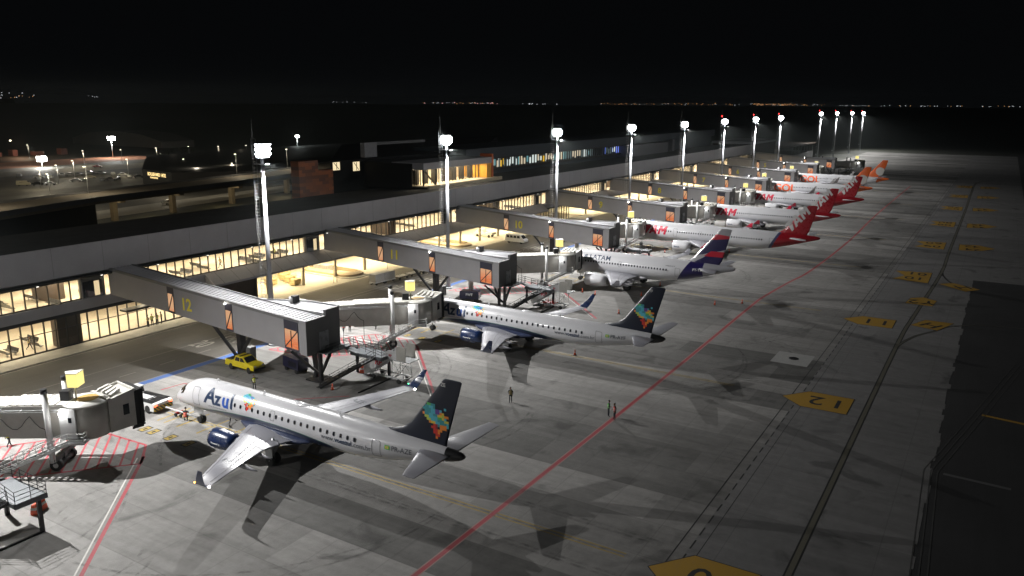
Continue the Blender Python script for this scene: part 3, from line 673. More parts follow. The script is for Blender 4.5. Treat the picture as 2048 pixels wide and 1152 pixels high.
# ============================================================ LIGHT MASTS
M_pole = mat('white_mast_paint', (0.30, 0.31, 0.33), 0.4, 0, 0.06, 1.0)
def make_mast(label, loc, h=28.6, power=MAST_W, beacon=True, panels=False):
    t = thing('light_mast', label, 'light mast', loc, 0, 'floodlight masts along the stands')
    MB().tube((0, 0, 0), (0, 0, h - .4), .46, .22, 18).tube((0, 0, 0), (0, 0, .3), .8, .8, 14).build('pole', M_pole, t)
    # lattice ladder beside the pole
    o = (-.62, 1.0); m = MB(); hh = h + 1.5
    for a, b in ((-.28, -.28), (.28, -.28), (0, .3)): m.tube((o[0] + a, o[1] + b, 1), (o[0] + a, o[1] + b, hh), .022, n=4)
    z = 1.0
    while z < hh:
        c = [(o[0] - .28, o[1] - .28, z), (o[0] + .28, o[1] - .28, z), (o[0], o[1] + .3, z)]
        for i in range(3): m.tube(c[i], c[(i + 1) % 3], .014, n=4, caps=False)
        z += .45
    z = 4
    while z < h: m.beam((o[0], o[1], z), (0, 0, z), .05, .05); z += 6
    m.tube((o[0], o[1], hh), (o[0], o[1], hh + 2.6), .02, n=5); m.box(o[0] - .5, o[0] + .4, o[1] - .4, o[1] + .4, h * .33, h * .33 + .06); m.box(o[0] - .45, o[0] + .35, o[1] - .35, o[1] + .35, 4.6, 5.3)
    m.build('ladder_lattice', M_steel, t)
    m = MB(); m.lathe([(0, .1), (.0, 1.05), (.12, 1.05), (.12, .1)], (0, 0, h - .2), 'z', 20); m2_ = MB(); m2_.lathe([(0, .1), (0, 1.18), (.05, 1.18), (.05, .1)], (0, 0, h - 2.05), 'z', 24); m2_.build('light_baffle', M_black, t)  # second disc is an added baffle that keeps the beam off the pole
    m.build('head_ring', M_steel, t)
    hs = MB(); ln = MB()
    for row, zz in ((0, h - 1.15), (1, h - .5), (2, h + .15)):
        for j in range(7):
            a = -PI / 2 + (j - 3) * .42; d = Vector((math.cos(a), math.sin(a), 0)); sd = Vector((-d.y, d.x, 0)); c = d * 1.15 + Vector((0, 0, zz + .35)); dn_ = (d * .80 + Vector((0, 0, -.6))).normalized(); u_ = sd.cross(dn_)
            if u_.z < 0: u_ = -u_
            w, hh_ = .255, .37
            ps = [c + sd * (a_ * w) + u_ * (b_ * hh_) for a_, b_ in ((-1, -1), (1, -1), (1, 1), (-1, 1))]
            pb = [p - dn_ * .22 for p in ps]
            hs.add(ps + pb, [(4, 5, 6, 7), (0, 4, 5, 1), (1, 5, 6, 2), (2, 6, 7, 3), (3, 7, 4, 0)])
            ln.add([c + sd * (a_ * w * .92) + u_ * (b_ * hh_ * .92) + dn_ * .004 for a_, b_ in ((-1, -1), (1, -1), (1, 1), (-1, 1))], [(0, 1, 2, 3)])
    if not panels:
        hs = MB(); ln = MB(); hs.lathe([(h + .6, .63), (h + .72, .5), (h + .76, .1)], (0, 0, 0), 'z', 20)
        ln.lathe([(h - 1.2, .25), (h - 1.05, .66), (h - .68, .98), (h - .2, 1.08), (h + .28, .98), (h + .6, .62)], (0, 0, 0), 'z', 24)  # lamp bloom built as shape: a glowing globe replaces the lens rows
    hs.build('floodlight_housing', M_steel, t); ln.build('floodlight_lens_or_bloom', M_lamp, t, fix=False)
    if beacon: MB().lathe([(0, .16), (.3, .16), (.42, .02)], (o[0], o[1], hh), 'z', 8).build('obstruction_light', M_redl, t)
    ld = bpy.data.lights.new('floodlight_beam', 'SPOT'); ld.energy = power; ld.spot_size = math.radians(150); ld.spot_blend = 1.0; ld.shadow_soft_size = 0.12; ld.color = (1.0, 0.99, 0.97)
    l = bpy.data.objects.new('floodlight_beam', ld); C.objects.link(l); l.parent = t; l.location = (0, -1.3, h - 1.75)
    l.rotation_euler = Vector((0, -0.36, -0.93)).to_track_quat('-Z', 'Y').to_euler()
    # added fill spot, not a lamp of the mast, brightens the terminal side
    ld = bpy.data.lights.new('rear_spill_fill', 'SPOT'); ld.energy = power * 0.03; ld.spot_size = math.radians(165); ld.spot_blend = 0.8; ld.shadow_soft_size = 0.5; ld.color = (1.0, 0.97, 0.95)
    l = bpy.data.objects.new('rear_spill_fill', ld); C.objects.link(l); l.parent = t; l.location = (0, 1.4, h - .2); l.rotation_euler = Vector((0, 0.85, -0.6)).to_track_quat('-Z', 'Y').to_euler()
    return t
MX = [(34.4, 0), (78.9, 0), (123.3, 0), (167.3, .2), (211.3, .3), (255.0, .4), (298.6, .6), (342, .8), (385.5, .9), (535, 1.5), (590, 1.3), (644, 1.0), (697, .7)]
nth = ['floodlight mast outside the left edge beside the nearest boarding bridge', 'nearest white floodlight mast, behind the walkway numbered 12', 'floodlight mast behind the walkway numbered 11', 'floodlight mast behind the walkway numbered 10', 'floodlight mast behind the walkway numbered 9', 'floodlight mast behind the walkway numbered 8', 'floodlight mast behind the walkway numbered 7', 'floodlight mast with red beacon behind the walkway numbered 6', 'floodlight mast with red beacon behind the walkway numbered 5', 'first of the four far masts standing past the pier end', 'second of the four far masts standing past the pier end', 'third of the four far masts standing past the pier end', 'farthest and smallest of the floodlight masts']
make_mast('floodlight mast well outside the left edge', (-10, 89.5, 0), 28.8, MAST_W, False)
make_mast('farthest floodlight mast outside the left edge', (-54, 89.5, 0), 28.8, MAST_W, False)
for i, (x, dz) in enumerate(MX): make_mast(nth[i], (x, 89.5 if i < 9 else (100, 100, 98.5, 98.5)[i - 9], 0), 28.8 + dz, MAST_W, i > 5, i == 1)

# ============================================================ AIRCRAFT
def catmull(tab, d):
    n = len(tab)
    if d <= tab[0][0]: return tab[0][1:]
    for i in range(n - 1):
        if tab[i][0] <= d <= tab[i + 1][0]:
            p0 = tab[max(0, i - 1)]; p1 = tab[i]; p2 = tab[i + 1]; p3 = tab[min(n - 1, i + 2)]; L = p2[0] - p1[0]; t = (d - p1[0]) / L; out = []
            for a in range(1, len(p1)):
                m1 = (p2[a] - p0[a]) / (p2[0] - p0[0]) * L; m2 = (p3[a] - p1[a]) / (p3[0] - p1[0]) * L
                if p1[a] == p2[a]: m1 = m2 = 0
                out.append((2 * t ** 3 - 3 * t * t + 1) * p1[a] + (t ** 3 - 2 * t * t + t) * m1 + (-2 * t ** 3 + 3 * t * t) * p2[a] + (t ** 3 - t * t) * m2)
            return out
    return tab[-1][1:]
def stations(kind, L):
    if kind == 'E':
        zc = 3.35; T = L
        return [(0, .02, .02, 2.28), (.12, .28, .27, 2.3), (.45, .56, .54, 2.4), (1.0, .83, .84, 2.58), (1.8, 1.09, 1.12, 2.82), (2.9, 1.32, 1.42, 3.1), (4.2, 1.46, 1.62, 3.29), (5.6, 1.505, 1.68, zc), (T - 13.5, 1.505, 1.68, zc), (T - 11, 1.49, 1.64, 3.39), (T - 8, 1.32, 1.42, 3.57), (T - 5, .98, 1.08, 3.82), (T - 2.5, .62, .74, 4.02), (T - 1.0, .38, .5, 4.12), (T - .25, .22, .3, 4.2), (T, .08, .1, 4.25)]
    hw, hh, zc = (1.975, 2.07, 3.8) if kind == 'A' else (1.88, 2.0, 3.45); T = L
    return [(0, .02, .02, zc - .85), (.1, .3, .3, zc - .84), (.45, .72, .72, zc - .76), (1.1, 1.12, 1.16, zc - .6), (2.1, 1.5, 1.58, zc - .36), (3.4, 1.8, 1.9, zc - .14), (5.0, 1.95, 2.05, zc - .02), (6.4, hw, hh, zc), (T - 14.5, hw, hh, zc), (T - 12, hw * .985, hh * .97, zc + .06), (T - 8.5, hw * .84, hh * .80, zc + .35), (T - 5, hw * .58, hh * .56, zc + .76), (T - 2, hw * .3, hh * .3, zc + 1.12), (T - .6, hw * .17, hh * .18, zc + 1.27), (T, hw * .09, hh * .1, zc + 1.33)]
def airfoil_ring(x, yLE, ch, z, th, tw=0.0, vert=False, n=7):
    up_, lo = [], []
    for i in range(n + 1):
        c = (1 - math.cos(PI * i / n)) / 2; t = 5 * th * (.2969 * math.sqrt(c) - .126 * c - .3516 * c * c + .2843 * c ** 3 - .1036 * c ** 4)
        up_.append((c, t)); lo.append((c, -t * .75))
    pts = up_ + lo[-2:0:-1]
    if vert: return [(x + t * ch, -(yLE + c * ch), z) for c, t in pts]
    return [(x, -(yLE + c * ch), z + t * ch - tw * c * ch) for c, t in pts]
def wing_obj(name, secs, mats, parent, sgn):
    return MB().loft([airfoil_ring(sgn * x, y, c, z, th, tw) for x, y, c, z, th, tw in secs]).build(name, mats, parent)
def sec_at(secs, x):
    for a, b in zip(secs[:-1], secs[1:]):
        if a[0] <= x <= b[0]:
            f = (x - a[0]) / (b[0] - a[0]); return [a[i] + (b[i] - a[i]) * f for i in range(6)]
    return secs[-1]
def wheel(mb, c, r, w, ax='x'):
    o = c
    mb.lathe([(-w / 2, r * .45), (-w / 2, r * .86), (-w * .36, r), (w * .36, r), (w / 2, r * .86), (w / 2, r * .45)], o, ax, 18, 0); mb.lathe([(-w / 2 + .02, .05), (-w / 2 + .02, r * .52), (w / 2 - .02, r * .52), (w / 2 - .02, .05)], o, ax, 12, 1)
M_pwhite = mat('aircraft_white', (0.62, 0.62, 0.645), 0.30, 0, 0.03, 0.5, coat=0.3)
M_wingg = mat('wing_light_grey', (0.30, 0.30, 0.335), 0.4, 0, 0.06, 0.8)
M_navy = mat('navy_aircraft_paint', (0.006, 0.02, 0.075), 0.28, 0, 0.05, 0.5, coat=0.15)
M_fan = mat('engine_fan_dark', (0.03, 0.03, 0.035), 0.4, .5)
M_lip = mat('bare_metal_lip', (0.6, 0.6, 0.62), 0.22, 0.9, 0.05)
M_exh = mat('exhaust_metal', (0.18, 0.17, 0.16), 0.4, 0.7)
M_line = mat('door_outline', (0.16, 0.16, 0.17), 0.5)
M_txtnavy = mat('navy_lettering', (0.012, 0.035, 0.09), 0.35, 0, 0); M_txtblue = mat('blue_lettering', (0.02, 0.09, 0.42), 0.35, 0, 0); M_txtgrey = mat('grey_lettering', (0.12, 0.13, 0.15), 0.4, 0, 0)
M_txtred = mat('red_lettering', (0.55, 0.015, 0.05), 0.35, 0, 0); M_txtor = mat('orange_lettering', (0.85, 0.12, 0.02), 0.35, 0, 0); M_txtw = mat('white_lettering', (0.7, 0.7, 0.7), 0.35, 0, 0)
def paint(name, fn, rough=0.28, coat=0.4):
    t = NT(name); x, y, z = t.sep(); d = t.math('MULTIPLY', y, -1.0)
    t.link(fn(t, d, z, x), t.b.inputs['Base Color']); t.b.inputs['Roughness'].default_value = rough; t.b.inputs['Coat Weight'].default_value = coat; t.b.inputs['Coat Roughness'].default_value = 0.08
    return t.m
WH = (0.62, 0.62, 0.645)
def azul_body(L):
    def fn(t, d, z, x):
        q = t.math('DIVIDE', t.math('SUBTRACT', d, 14.5), 12.5); thr = t.math('SUBTRACT', 3.0, t.math('MULTIPLY', t.math('MULTIPLY', q, q), 1.33))
        g = t.math('SUBTRACT', thr, z)
        base = t.mix(t.math('GREATER_THAN', g, -0.07), WH, (0.02, 0.16, 0.09)); base = t.mix(t.math('GREATER_THAN', g, 0.0), base, (0.006, 0.018, 0.07))
        n = t.noise(0.8, 4); base = t.mix(0.06, base, t.mix(n, (0, 0, 0), (1, 1, 1)))
        return t.mix(t.math('GREATER_THAN', d, L - 1.75), base, (0.012, 0.012, 0.013))
    return fn
def tam_body(L):
    def fn(t, d, z, x):
        e = t.math('SUBTRACT', d, t.math('ADD', L - 11.2, t.math('MULTIPLY', z, 0.55)))
        b = t.mix(t.math('GREATER_THAN', e, -0.25), WH, (0.06, 0.07, 0.16)); return t.mix(t.math('GREATER_THAN', e, 0.35), b, (0.33, 0.008, 0.018))
    return fn
def latam_body(L):
    def fn(t, d, z, x):
        e = t.math('SUBTRACT', d, t.math('ADD', L - 11.2, t.math('MULTIPLY', z, 0.62)))
        b = t.mix(t.math('GREATER_THAN', e, 0), WH, (0.018, 0.012, 0.09)); return t.mix(t.math('GREATER_THAN', d, L - 5.2), b, (0.4, 0.4, 0.43))
    return fn
def gol_body(L):
    def fn(t, d, z, x):
        e = t.math('SUBTRACT', d, t.math('ADD', L - 5.5, t.math('MULTIPLY', z, 0.3)))
        return t.mix(t.math('GREATER_THAN', e, 0), WH, (0.8, 0.14, 0.02))
    return fn
def latam_fin(L):
    def fn(t, d, z, x):
        N = (0.014, 0.010, 0.075); G = (0.42, 0.41, 0.44); RD = (0.55, 0.012, 0.035)
        lin = lambda z0, k, d0: t.math('ADD', z0, t.math('MULTIPLY', t.math('SUBTRACT', d, d0), k))
        low = t.math('MINIMUM', 6.9, lin(5.15, .6, 25.8)); c = t.mix(t.math('GREATER_THAN', z, low), N, G)
        r = t.math('MULTIPLY', t.math('MULTIPLY', t.math('GREATER_THAN', z, 6.9), t.math('LESS_THAN', z, 7.85)), t.math('GREATER_THAN', d, t.math('ADD', 28.5, t.math('MULTIPLY', t.math('SUBTRACT', z, 7.0), 1.3))))
        c = t.mix(t.math('GREATER_THAN', z, lin(7.02, .27, 27.5)), c, N); c = t.mix(r, c, RD)
        c = t.mix(t.math('GREATER_THAN', z, lin(9.85, .13, 30.0)), c, RD); return t.mix(t.math('GREATER_THAN', z, lin(10.85, -.1, 30.4)), c, G)
    return fn
def gol_fin(L):
    def fn(t, d, z, x):
        a = t.math('SUBTRACT', d, L - 3.4); b = t.math('SUBTRACT', z, 7.5); r = t.math('SQRT', t.math('ADD', t.math('MULTIPLY', a, a), t.math('MULTIPLY', b, b)))
        g = t.mix(t.math('GREATER_THAN', t.math('SUBTRACT', d, t.math('MULTIPLY', t.math('SUBTRACT', z, 7.0), 0.62)), L - 3.0), (0.8, 0.14, 0.02), (0.25, 0.24, 0.24))
        return t.mix(t.math('LESS_THAN', r, 1.55), g, (0.62, 0.6, 0.57))
    return fn
PCOL = [mat('square_' + n, c, .35, 0, 0) for n, c in (('cyan', (0.10, 0.50, 0.62)), ('teal', (0.05, 0.32, 0.36)), ('green', (0.12, 0.50, 0.12)), ('lime', (0.55, 0.65, 0.10)), ('yellow', (0.85, 0.62, 0.08)), ('orange', (0.9, 0.28, 0.04)), ('red', (0.65, 0.04, 0.03)), ('wine', (0.30, 0.03, 0.05)), ('blue', (0.03, 0.22, 0.60)), ('purple', (0.16, 0.08, 0.35)))]
BR = ['............', '...22.......', '..0012......', '.00000880...', '.008800980..', '300008819444', '.3300010999.', '..4300003414', '...333003405', '.....6732551', '....66.7555.', '.....6.555..', '......66.5..', '......66....', '......6.....']
BRT = ['............', '..2211......', '.11001....0.', '111100990...', '.111009954..', '511001144355', '.3300002240.', '..3300011134', '...544001110', '.....6715550', '....667.555.', '.....6655...', '.....665....', '......66....', '......5.....']
def squares(pat, w, top, s):
    out = []; n = len(pat)
    for j, row in enumerate(pat):
        for i, ch in enumerate(row):
            if ch != '.': out.append((i * w, top - (j + 1) * s, (i + 1) * w, top - j * s, int(ch)))
    return out
def tam_bm(size, shear=.28):
    T_ = [[(0, 1), (0, .76), (.27, .76), (.27, 0), (.56, 0), (.56, .76), (.83, .76), (.83, 1)]]
    A_ = [[(.80, 0), (1.14, 1), (1.52, 1), (1.78, 0), (1.49, 0), (1.43, .22), (1.33, .22), (1.33, .42), (1.39, .42), (1.32, .74), (1.08, 0)], [(1.08, 0), (1.32, .74), (1.22, .42), (1.33, .42), (1.33, .22), (1.15, .22)]]
    A_ = [[(.80, 0), (1.16, 1), (1.33, 1), (1.33, .72), (1.08, 0)], [(1.33, 1), (1.5, 1), (1.80, 0), (1.51, 0), (1.33, .72)], [(1.15, .2), (1.22, .42), (1.42, .42), (1.47, .2)]]
    M_ = [[(1.90, 0), (1.90, 1), (2.16, 1), (2.16, 0)], [(2.60, 0), (2.60, 1), (2.86, 1), (2.86, 0)], [(2.16, 1), (2.16, .58), (2.38, .22), (2.38, .62)], [(2.60, 1), (2.60, .58), (2.38, .22), (2.38, .62)]]
    bm = bmesh.new()
    for p in T_ + A_ + M_: bm.faces.new([bm.verts.new(((x + y * shear) * size, y * size, 0)) for x, y in p])
    bmesh.ops.triangulate(bm, faces=bm.faces); return bm
def make_plane(kind, L, livery, name, label, loc, reg=''):
    t = thing('passenger_jet', label, 'airliner', loc, 0, None, 1.1)
    S = stations(kind, L); E_ = kind == 'E'
    def surf(d, a, e=0.0, side=-1):
        hw, hh, zc = catmull(S, d); return (side * (hw + e) * math.cos(a), -d, zc + (hh + e) * math.sin(a))
    def ang(d, z):
        hw, hh, zc = catmull(S, d); return math.asin(max(-.98, min(.98, (z - zc) / hh)))
    # fuselage
    ds = [0, .04, .12, .25, .45, .7, 1, 1.4, 1.8, 2.3, 2.9, 3.5, 4.2, 5, 5.8, 6.6] + [8 + i * 2 for i in range(int((L - 23) / 2) + 1)] + [L - 14, L - 12.5, L - 11, L - 9.5, L - 8, L - 6.5, L - 5, L - 3.8, L - 2.5, L - 1.7, L - 1.0, L - .6, L - .25, L]
    rings = []
    for d in ds:
        hw, hh, zc = catmull(S, d); rings.append([(hw * math.cos(2 * PI * i / 36), -d, zc + hh * math.sin(2 * PI * i / 36)) for i in range(36)])
    body = {'azul': azul_body, 'tam': tam_body, 'latam': latam_body, 'gol': gol_body}[livery](L)
    bm_ = paint('%s_fuselage_paint' % name, body)
    fus = MB().loft(rings).build('fuselage', bm_, t)
    gear = {'E': (3.35, 17.1 + (.8 if L > 37 else 0)), 'A': (5.07, {33.84: 16.1, 37.57: 17.7}.get(L, 21.97)), 'B': (3.9, 19.5)}[kind]
    # wing sections: x, yLE, chord, z, thickness, twist
    if E_:
        wl = gear[1] - 4.9; secs = [(.9, wl - .3, 6.6, 2.05, .13, .02), (1.6, wl, 6.0, 2.12, .13, .02), (4.9, wl + 2.2, 3.75, 2.38, .12, .015), (9.0, wl + 4.85, 2.55, 2.72, .11, .01), (12.8, wl + 7.2, 1.62, 3.05, .10, 0)]
        tipx = 12.8; eng = (4.35, wl - 1.3, 1.78, .93, 3.5)
        wlt = [(12.8, wl + 7.2, 1.62, 3.05, .10, 0), (13.2, wl + 7.65, 1.3, 3.25, .09, 0), (13.6, wl + 8.35, .95, 3.95, .08, 0), (13.9, wl + 9.1, .5, 4.95, .08, 0)]
    else:
        wl = gear[1] - 5.2; zb = 2.35 if kind == 'A' else 2.2; hs = 16.6 if kind == 'A' else 16.4
        secs = [(1.2, wl - .5, 7.0, zb, .13, .02), (2.0, wl, 6.3, zb + .05, .13, .02), (6.4, wl + 2.5, 3.9, zb + .42, .12, .015), (11, wl + 4.9, 2.75, zb + .85, .11, .01), (hs, wl + 7.8, 1.6, zb + 1.4, .10, 0)]
        tipx = hs; eng = (5.75 if kind == 'A' else 4.9, gear[1] - 7.1, 1.75 if kind == 'A' else 1.45, 1.18 if kind == 'A' else 1.02, 4.3)
        z3 = zb + 1.4
        if kind == 'A': wlt = [(hs, wl + 7.8, 1.6, z3, .09, 0), (hs + .25, wl + 8.2, 1.2, z3 + .25, .08, 0), (hs + .35, wl + 8.9, .5, z3 + 1.0, .08, 0)]
        else: wlt = [(hs, wl + 7.8, 1.6, z3, .09, 0), (hs + .4, wl + 8.2, 1.35, z3 + .3, .08, 0), (hs + .75, wl + 8.9, 1.0, z3 + 1.2, .07, 0), (hs + 1.0, wl + 9.9, .5, z3 + 2.4, .07, 0)]
    wcol = {'azul': M_navy, 'tam': M_txtred, 'latam': M_wingg, 'gol': mat('gol_winglet_grey', (.25, .24, .24), .3)}[livery]
    for sg in (-1, 1):
        w_ = wing_obj('wing', secs, M_wingg, t, sg)
        # control surface gaps as thin dark lines lying on the skin
        g = MB()
        def wp(x, f, e=.012):
            s_ = sec_at(secs, x); c = f; th = 5 * s_[4] * (.2969 * math.sqrt(c) - .126 * c - .3516 * c * c + .2843 * c ** 3 - .1036 * c ** 4)
            return Vector((sg * x, -(s_[1] + f * s_[2]), s_[3] + th * s_[2] - s_[5] * f * s_[2] + e))
        def ln(x0, f0, x1, f1, w=.05, n=7):
            for i in range(n):
                a = i / n; b = (i + 1) / n; p = wp(x0 + (x1 - x0) * a, f0 + (f1 - f0) * a); q = wp(x0 + (x1 - x0) * b, f0 + (f1 - f0) * b)
                dd = (q - p); dd.z = 0; nn_ = Vector((-dd.y, dd.x, 0)).normalized() * w / 2; g.add([p - nn_, q - nn_, q + nn_, p + nn_], [(0, 1, 2, 3)])
        ln(2.2, .16, tipx - .3, .16); ln(2.2, .72, tipx * .72, .74); ln(tipx * .74, .76, tipx - .6, .76); ln(tipx * .73, .74, tipx * .73, .99, n=2); ln(tipx * .38, .72, tipx * .38, .99, n=2); ln(3.2, .55, tipx * .7, .6)
        g.parts('panel_gap', M_line, w_, fix=False, pad=.2)
        f = MB()
        for xf in ((.30, .5, .68) if not E_ else (.42, .62)):
            s_ = sec_at(secs, xf * tipx); y_ = s_[1] + s_[2] * .62
            MB().loft([[(sg * xf * tipx + math.cos(k * PI / 4) * r * .6, -(y_ + dy), s_[3] - .22 + dz + math.sin(k * PI / 4) * r) for k in range(8)] for dy, r, dz in ((-.6, .04, .05), (0, .2, -.05), (1.0, .24, -.12), (2.0, .14, -.12), (2.7, .03, -.1))]).build('flap_fairing', M_wingg, w_)
        wing_obj('winglet', wlt, wcol, w_, sg)
        tp = wlt[1]; MB().lathe([(-.08, .02), (0, .07), (.08, .02)], (sg * tp[0], -tp[1], tp[3] + .05), 'y', 8).build('navigation_light', (M_olight if sg < 0 else emis('green_light', (.1, 1, .4), 5)) if livery == 'azul' and L < 37 else M_glassdk, w_); MB().lathe([(-.1, .03), (0, .10), (.1, .03)], (sg * (tipx), -(secs[-1][1] + secs[-1][2]), secs[-1][3]), 'y', 8).build('strobe_light', M_wlight if (livery == 'azul' and L < 37) else M_glassdk, w_)
        # engine
        ex, ey, ez, er, el = eng; prof = [(0, er * .80), (-.08, er * .92), (-.35, er), (-el * .35, er * 1.04), (-el * .7, er * .93), (-el, er * .70)]
        n_ = MB().lathe([(-.9, er * .72), (-.3, er * .72), (0, er * .80)] + prof[1:] + [(-el * .97, er * .55)], (sg * ex, -ey, ez), 'y', 32, caps=False).build('engine_nacelle', M_navy if livery == 'azul' else M_pwhite, t)
        MB().lathe([(-.28, er * .73), (.0, er * .785), (.05, er * .84), (0, er * .90), (-.22, er * .985)], (sg * ex, -ey, ez), 'y', 32, caps=False).build('intake_lip', M_lip, n_)
        fn_ = MB(); fn_.lathe([(-.85, er * .71), (-.86, .2), (-.4, .02)], (sg * ex, -ey, ez), 'y', 24, caps=False)
        fn_.build('fan', M_fan, n_)
        MB().lathe([(-el * .9, er * .5), (-el * 1.06, er * .42), (-el * 1.22, .06)], (sg * ex, -ey, ez), 'y', 20, caps=False).lathe([(-el * .8, er * .60), (-el * 1.05, er * .52), (-el * 1.05, er * .45)], (sg * ex, -ey, ez), 'y', 20, caps=False).build('exhaust', M_exh, n_)
        sw = sec_at(secs, ex)
        MB().add([(sg * ex + a, b, c) for a in (-.17, .17) for b, c in ((-(ey + .5), ez + er * .9), (-(ey + el * .95), ez + er * .5), (-(sw[1] + sw[2] * .6), sw[3] - .12), (-(sw[1] + .1), sw[3] + .12), (-(ey + 1.3), ez + er * 1.1))], [(0, 1, 2, 3, 4), (9, 8, 7, 6, 5), (0, 5, 6, 1), (1, 6, 7, 2), (2, 7, 8, 3), (3, 8, 9, 4), (4, 9, 5, 0)]).build('pylon', M_pwhite, t)
        if livery in ('tam', 'azul') and sg < 0:
            wd = 'BRASIL' if livery == 'tam' else 'Powered by'
            bm = slice_bm(text2d(wd, .42 if livery == 'tam' else .24, .01), .3, .15)
            def eng_map(u, v, R=er * 1.045):
                a = -.05 + v / R; return (sg * ex - R * math.cos(a), -(ey + .7 + u), ez + R * math.sin(a) - .1)
            map_bm(bm, eng_map, 'lettering', M_txtnavy if livery == 'tam' else M_txtw, n_)
        # tailplane
        if E_: ss = [(.35, L - 4.3, 3.1, 4.15, .1, 0), (.9, L - 4.05, 2.9, 4.2, .1, 0), (6.0, L - 1.65, 1.15, 4.75, .09, 0)]
        else: ss = [(.4, L - 6.3, 3.6, 4.75, .1, 0), (1.0, L - 6.0, 3.4, 4.8, .1, 0), (6.3, L - 2.9, 1.4, 5.35, .09, 0)]
        wing_obj('tailplane', ss, M_wingg if livery != 'tam' else M_pwhite, t, sg)
        # wing root fairing blister
        MB().loft([[(sg * (1.0 + math.cos(k * PI / 5) * r * .95), -dd, 2.0 + zz + math.sin(k * PI / 5) * r * .55) for k in range(10)] for dd, r, zz in ((wl - 1.7, .05, .3), (wl - 1.0, .45, .15), (wl, .85, .05), (wl + 3, 1.0, -.05), (wl + 5.6, .9, -.1), (wl + 7.2, .4, 0), (wl + 8.0, .05, .1))]).build('wing_root_fairing', bm_ if livery == 'azul' else M_pwhite, t)
    # fin
    if E_: fs = [(4.6, L - 8.2, 6.4), (5.05, L - 7.9, 6.15), (5.45, L - 6.4, 4.75), (6.1, L - 5.45, 3.95), (10.45, L - 2.1, 1.85), (10.57, L - 1.9, 1.5)]
    else: fs = [(4.9, L - 9.6, 6.8), (5.6, L - 9.0, 6.3), (5.95, L - 8.0, 5.5), (6.5, L - 7.2, 5.0), (11.65, L - 2.9, 1.95), (11.8, L - 2.7, 1.6)]
    finm = {'azul': mat('azul_fin_paint', (0.005, 0.010, 0.026), .38, 0, .05), 'tam': mat('tam_fin_paint', (0.36, 0.008, 0.018), .3, 0, .04, coat=.4), 'latam': paint('latam_fin_paint_' + name, latam_fin(L)), 'gol': paint('gol_fin_paint_' + name, gol_fin(L))}[livery]
    fin = MB().loft([airfoil_ring(0, y, c, z, .085, vert=True) for z, y, c in fs]).build('tail_fin', finm, t)
    def finx(z, d):
        for a, b in zip(fs[:-1], fs[1:]):
            if a[0] <= z <= b[0]:
                f = (z - a[0]) / (b[0] - a[0]); y0 = a[1] + (b[1] - a[1]) * f; c_ = a[2] + (b[2] - a[2]) * f; c = min(.98, max(.02, (d - y0) / c_))
                return -.75 * 5 * .085 * c_ * (.2969 * math.sqrt(c) - .126 * c - .3516 * c * c + .2843 * c ** 3 - .1036 * c ** 4) - .03
        return -.1
    # landing gear
    ng, mg = gear; bz = S[8][3] - S[8][2]
    g = MB(); g.tube((0, -ng, .35), (0, -ng, bz + .9), .09, n=10); g.tube((0, -ng - .1, 1.2), (0, -ng - 1.3, bz + .3), .05, n=6); g.tube((-.3, -ng, .35), (.3, -ng, .35), .05, n=6); g.box(-.5, -.46, -ng - .9, -ng + .5, bz - .45, bz + .35); g.box(.46, .5, -ng - .9, -ng + .5, bz - .45, bz + .35)
    g0 = g.build('nose_gear', M_steel, t)
    for sx in (-.22, .22): w = MB(); wheel(w, (sx, -ng, .36), .36, .22); w.build('wheel', [M_rubber, M_hub], g0)
    MB().lathe([(-.03, .02), (0, .11), (.03, .11)], (0, -ng + .14, 1.35), 'y', 10).build('taxi_light', M_wlight if livery == 'latam' else M_glassdk, g0)
    for sx in (-1, 1):
        X = sx * (2.97 if E_ else (3.8 if kind == 'A' else 2.86)); r = .5 if E_ else .58
        g = MB(); g.tube((X, -mg, r), (X - sx * .1, -mg, 2.5), .13, n=10); g.tube((X, -mg, .9), (X - sx * 1.4, -mg, 2.2), .07, n=6); g.tube((X - .5, -mg, r), (X + .5, -mg, r), .07, n=6); g.box(X + sx * .5, X + sx * .55, -mg - .5, -mg + .4, .9, 2.3); g.tube((X, -mg, 1.2), (X, -mg - .9, 2.3), .06, n=6)
        g0 = g.build('main_gear', M_steel, t)
        for o_ in (-.33, .33): w = MB(); wheel(w, (X + o_, -mg, r), r, .34); w.build('wheel', [M_rubber, M_hub], g0)
    # cockpit windows
    zz = {'E': (1.25, 2.35, 2.95, 3.6), 'A': (1.5, 2.9, 3.75, 4.5), 'B': (1.5, 2.8, 3.4, 4.1)}[kind]
    for sd in (-1, 1):
        for (d0, d1, f0, f1) in ((zz[0], (zz[0] + zz[1]) / 2 - .05, .72, 1.12), ((zz[0] + zz[1]) / 2 + .0, zz[1], .34, .66)):
            bm = slice_bm(rects_bm([(0, 0, 1, 1, 0)]), .25, .25)
            def cw(u, v, d0=d0, d1=d1, f0=f0, f1=f1):
                a = f0 * .9 + (f1 - f0) * v; d = d0 + (d1 - d0) * u + .35 * v; return surf(d, a, .015, sd)
            if d0 == zz[0]:
                def cw(u, v, d0=d0, d1=d1): d = d0 + .95 * v + .35 * (1 - u); return surf(d, .62 + .85 * u - .12 * v, .015, sd)
            map_bm(bm, cw, 'cockpit_window', M_glassdk, fus)
    # cabin windows
    pitch = .80 if E_ else .533; zw = (3.80 if E_ else 4.15) if kind != 'B' else 3.85
    d_ = 10.45 if E_ and livery == 'azul' else 7.0; dend = L - 9.4 if E_ else L - 10.6
    wu, wv = (.15, .2) if E_ else (.13, .18)
    prof = [(math.copysign(abs(math.cos(a)) ** .6, math.cos(a)) * wu, math.copysign(abs(math.sin(a)) ** .6, math.sin(a)) * wv) for a in [2 * PI * i / 12 for i in range(12)]]
    hw, hh, zc = S[8][1:]
    mes = {}
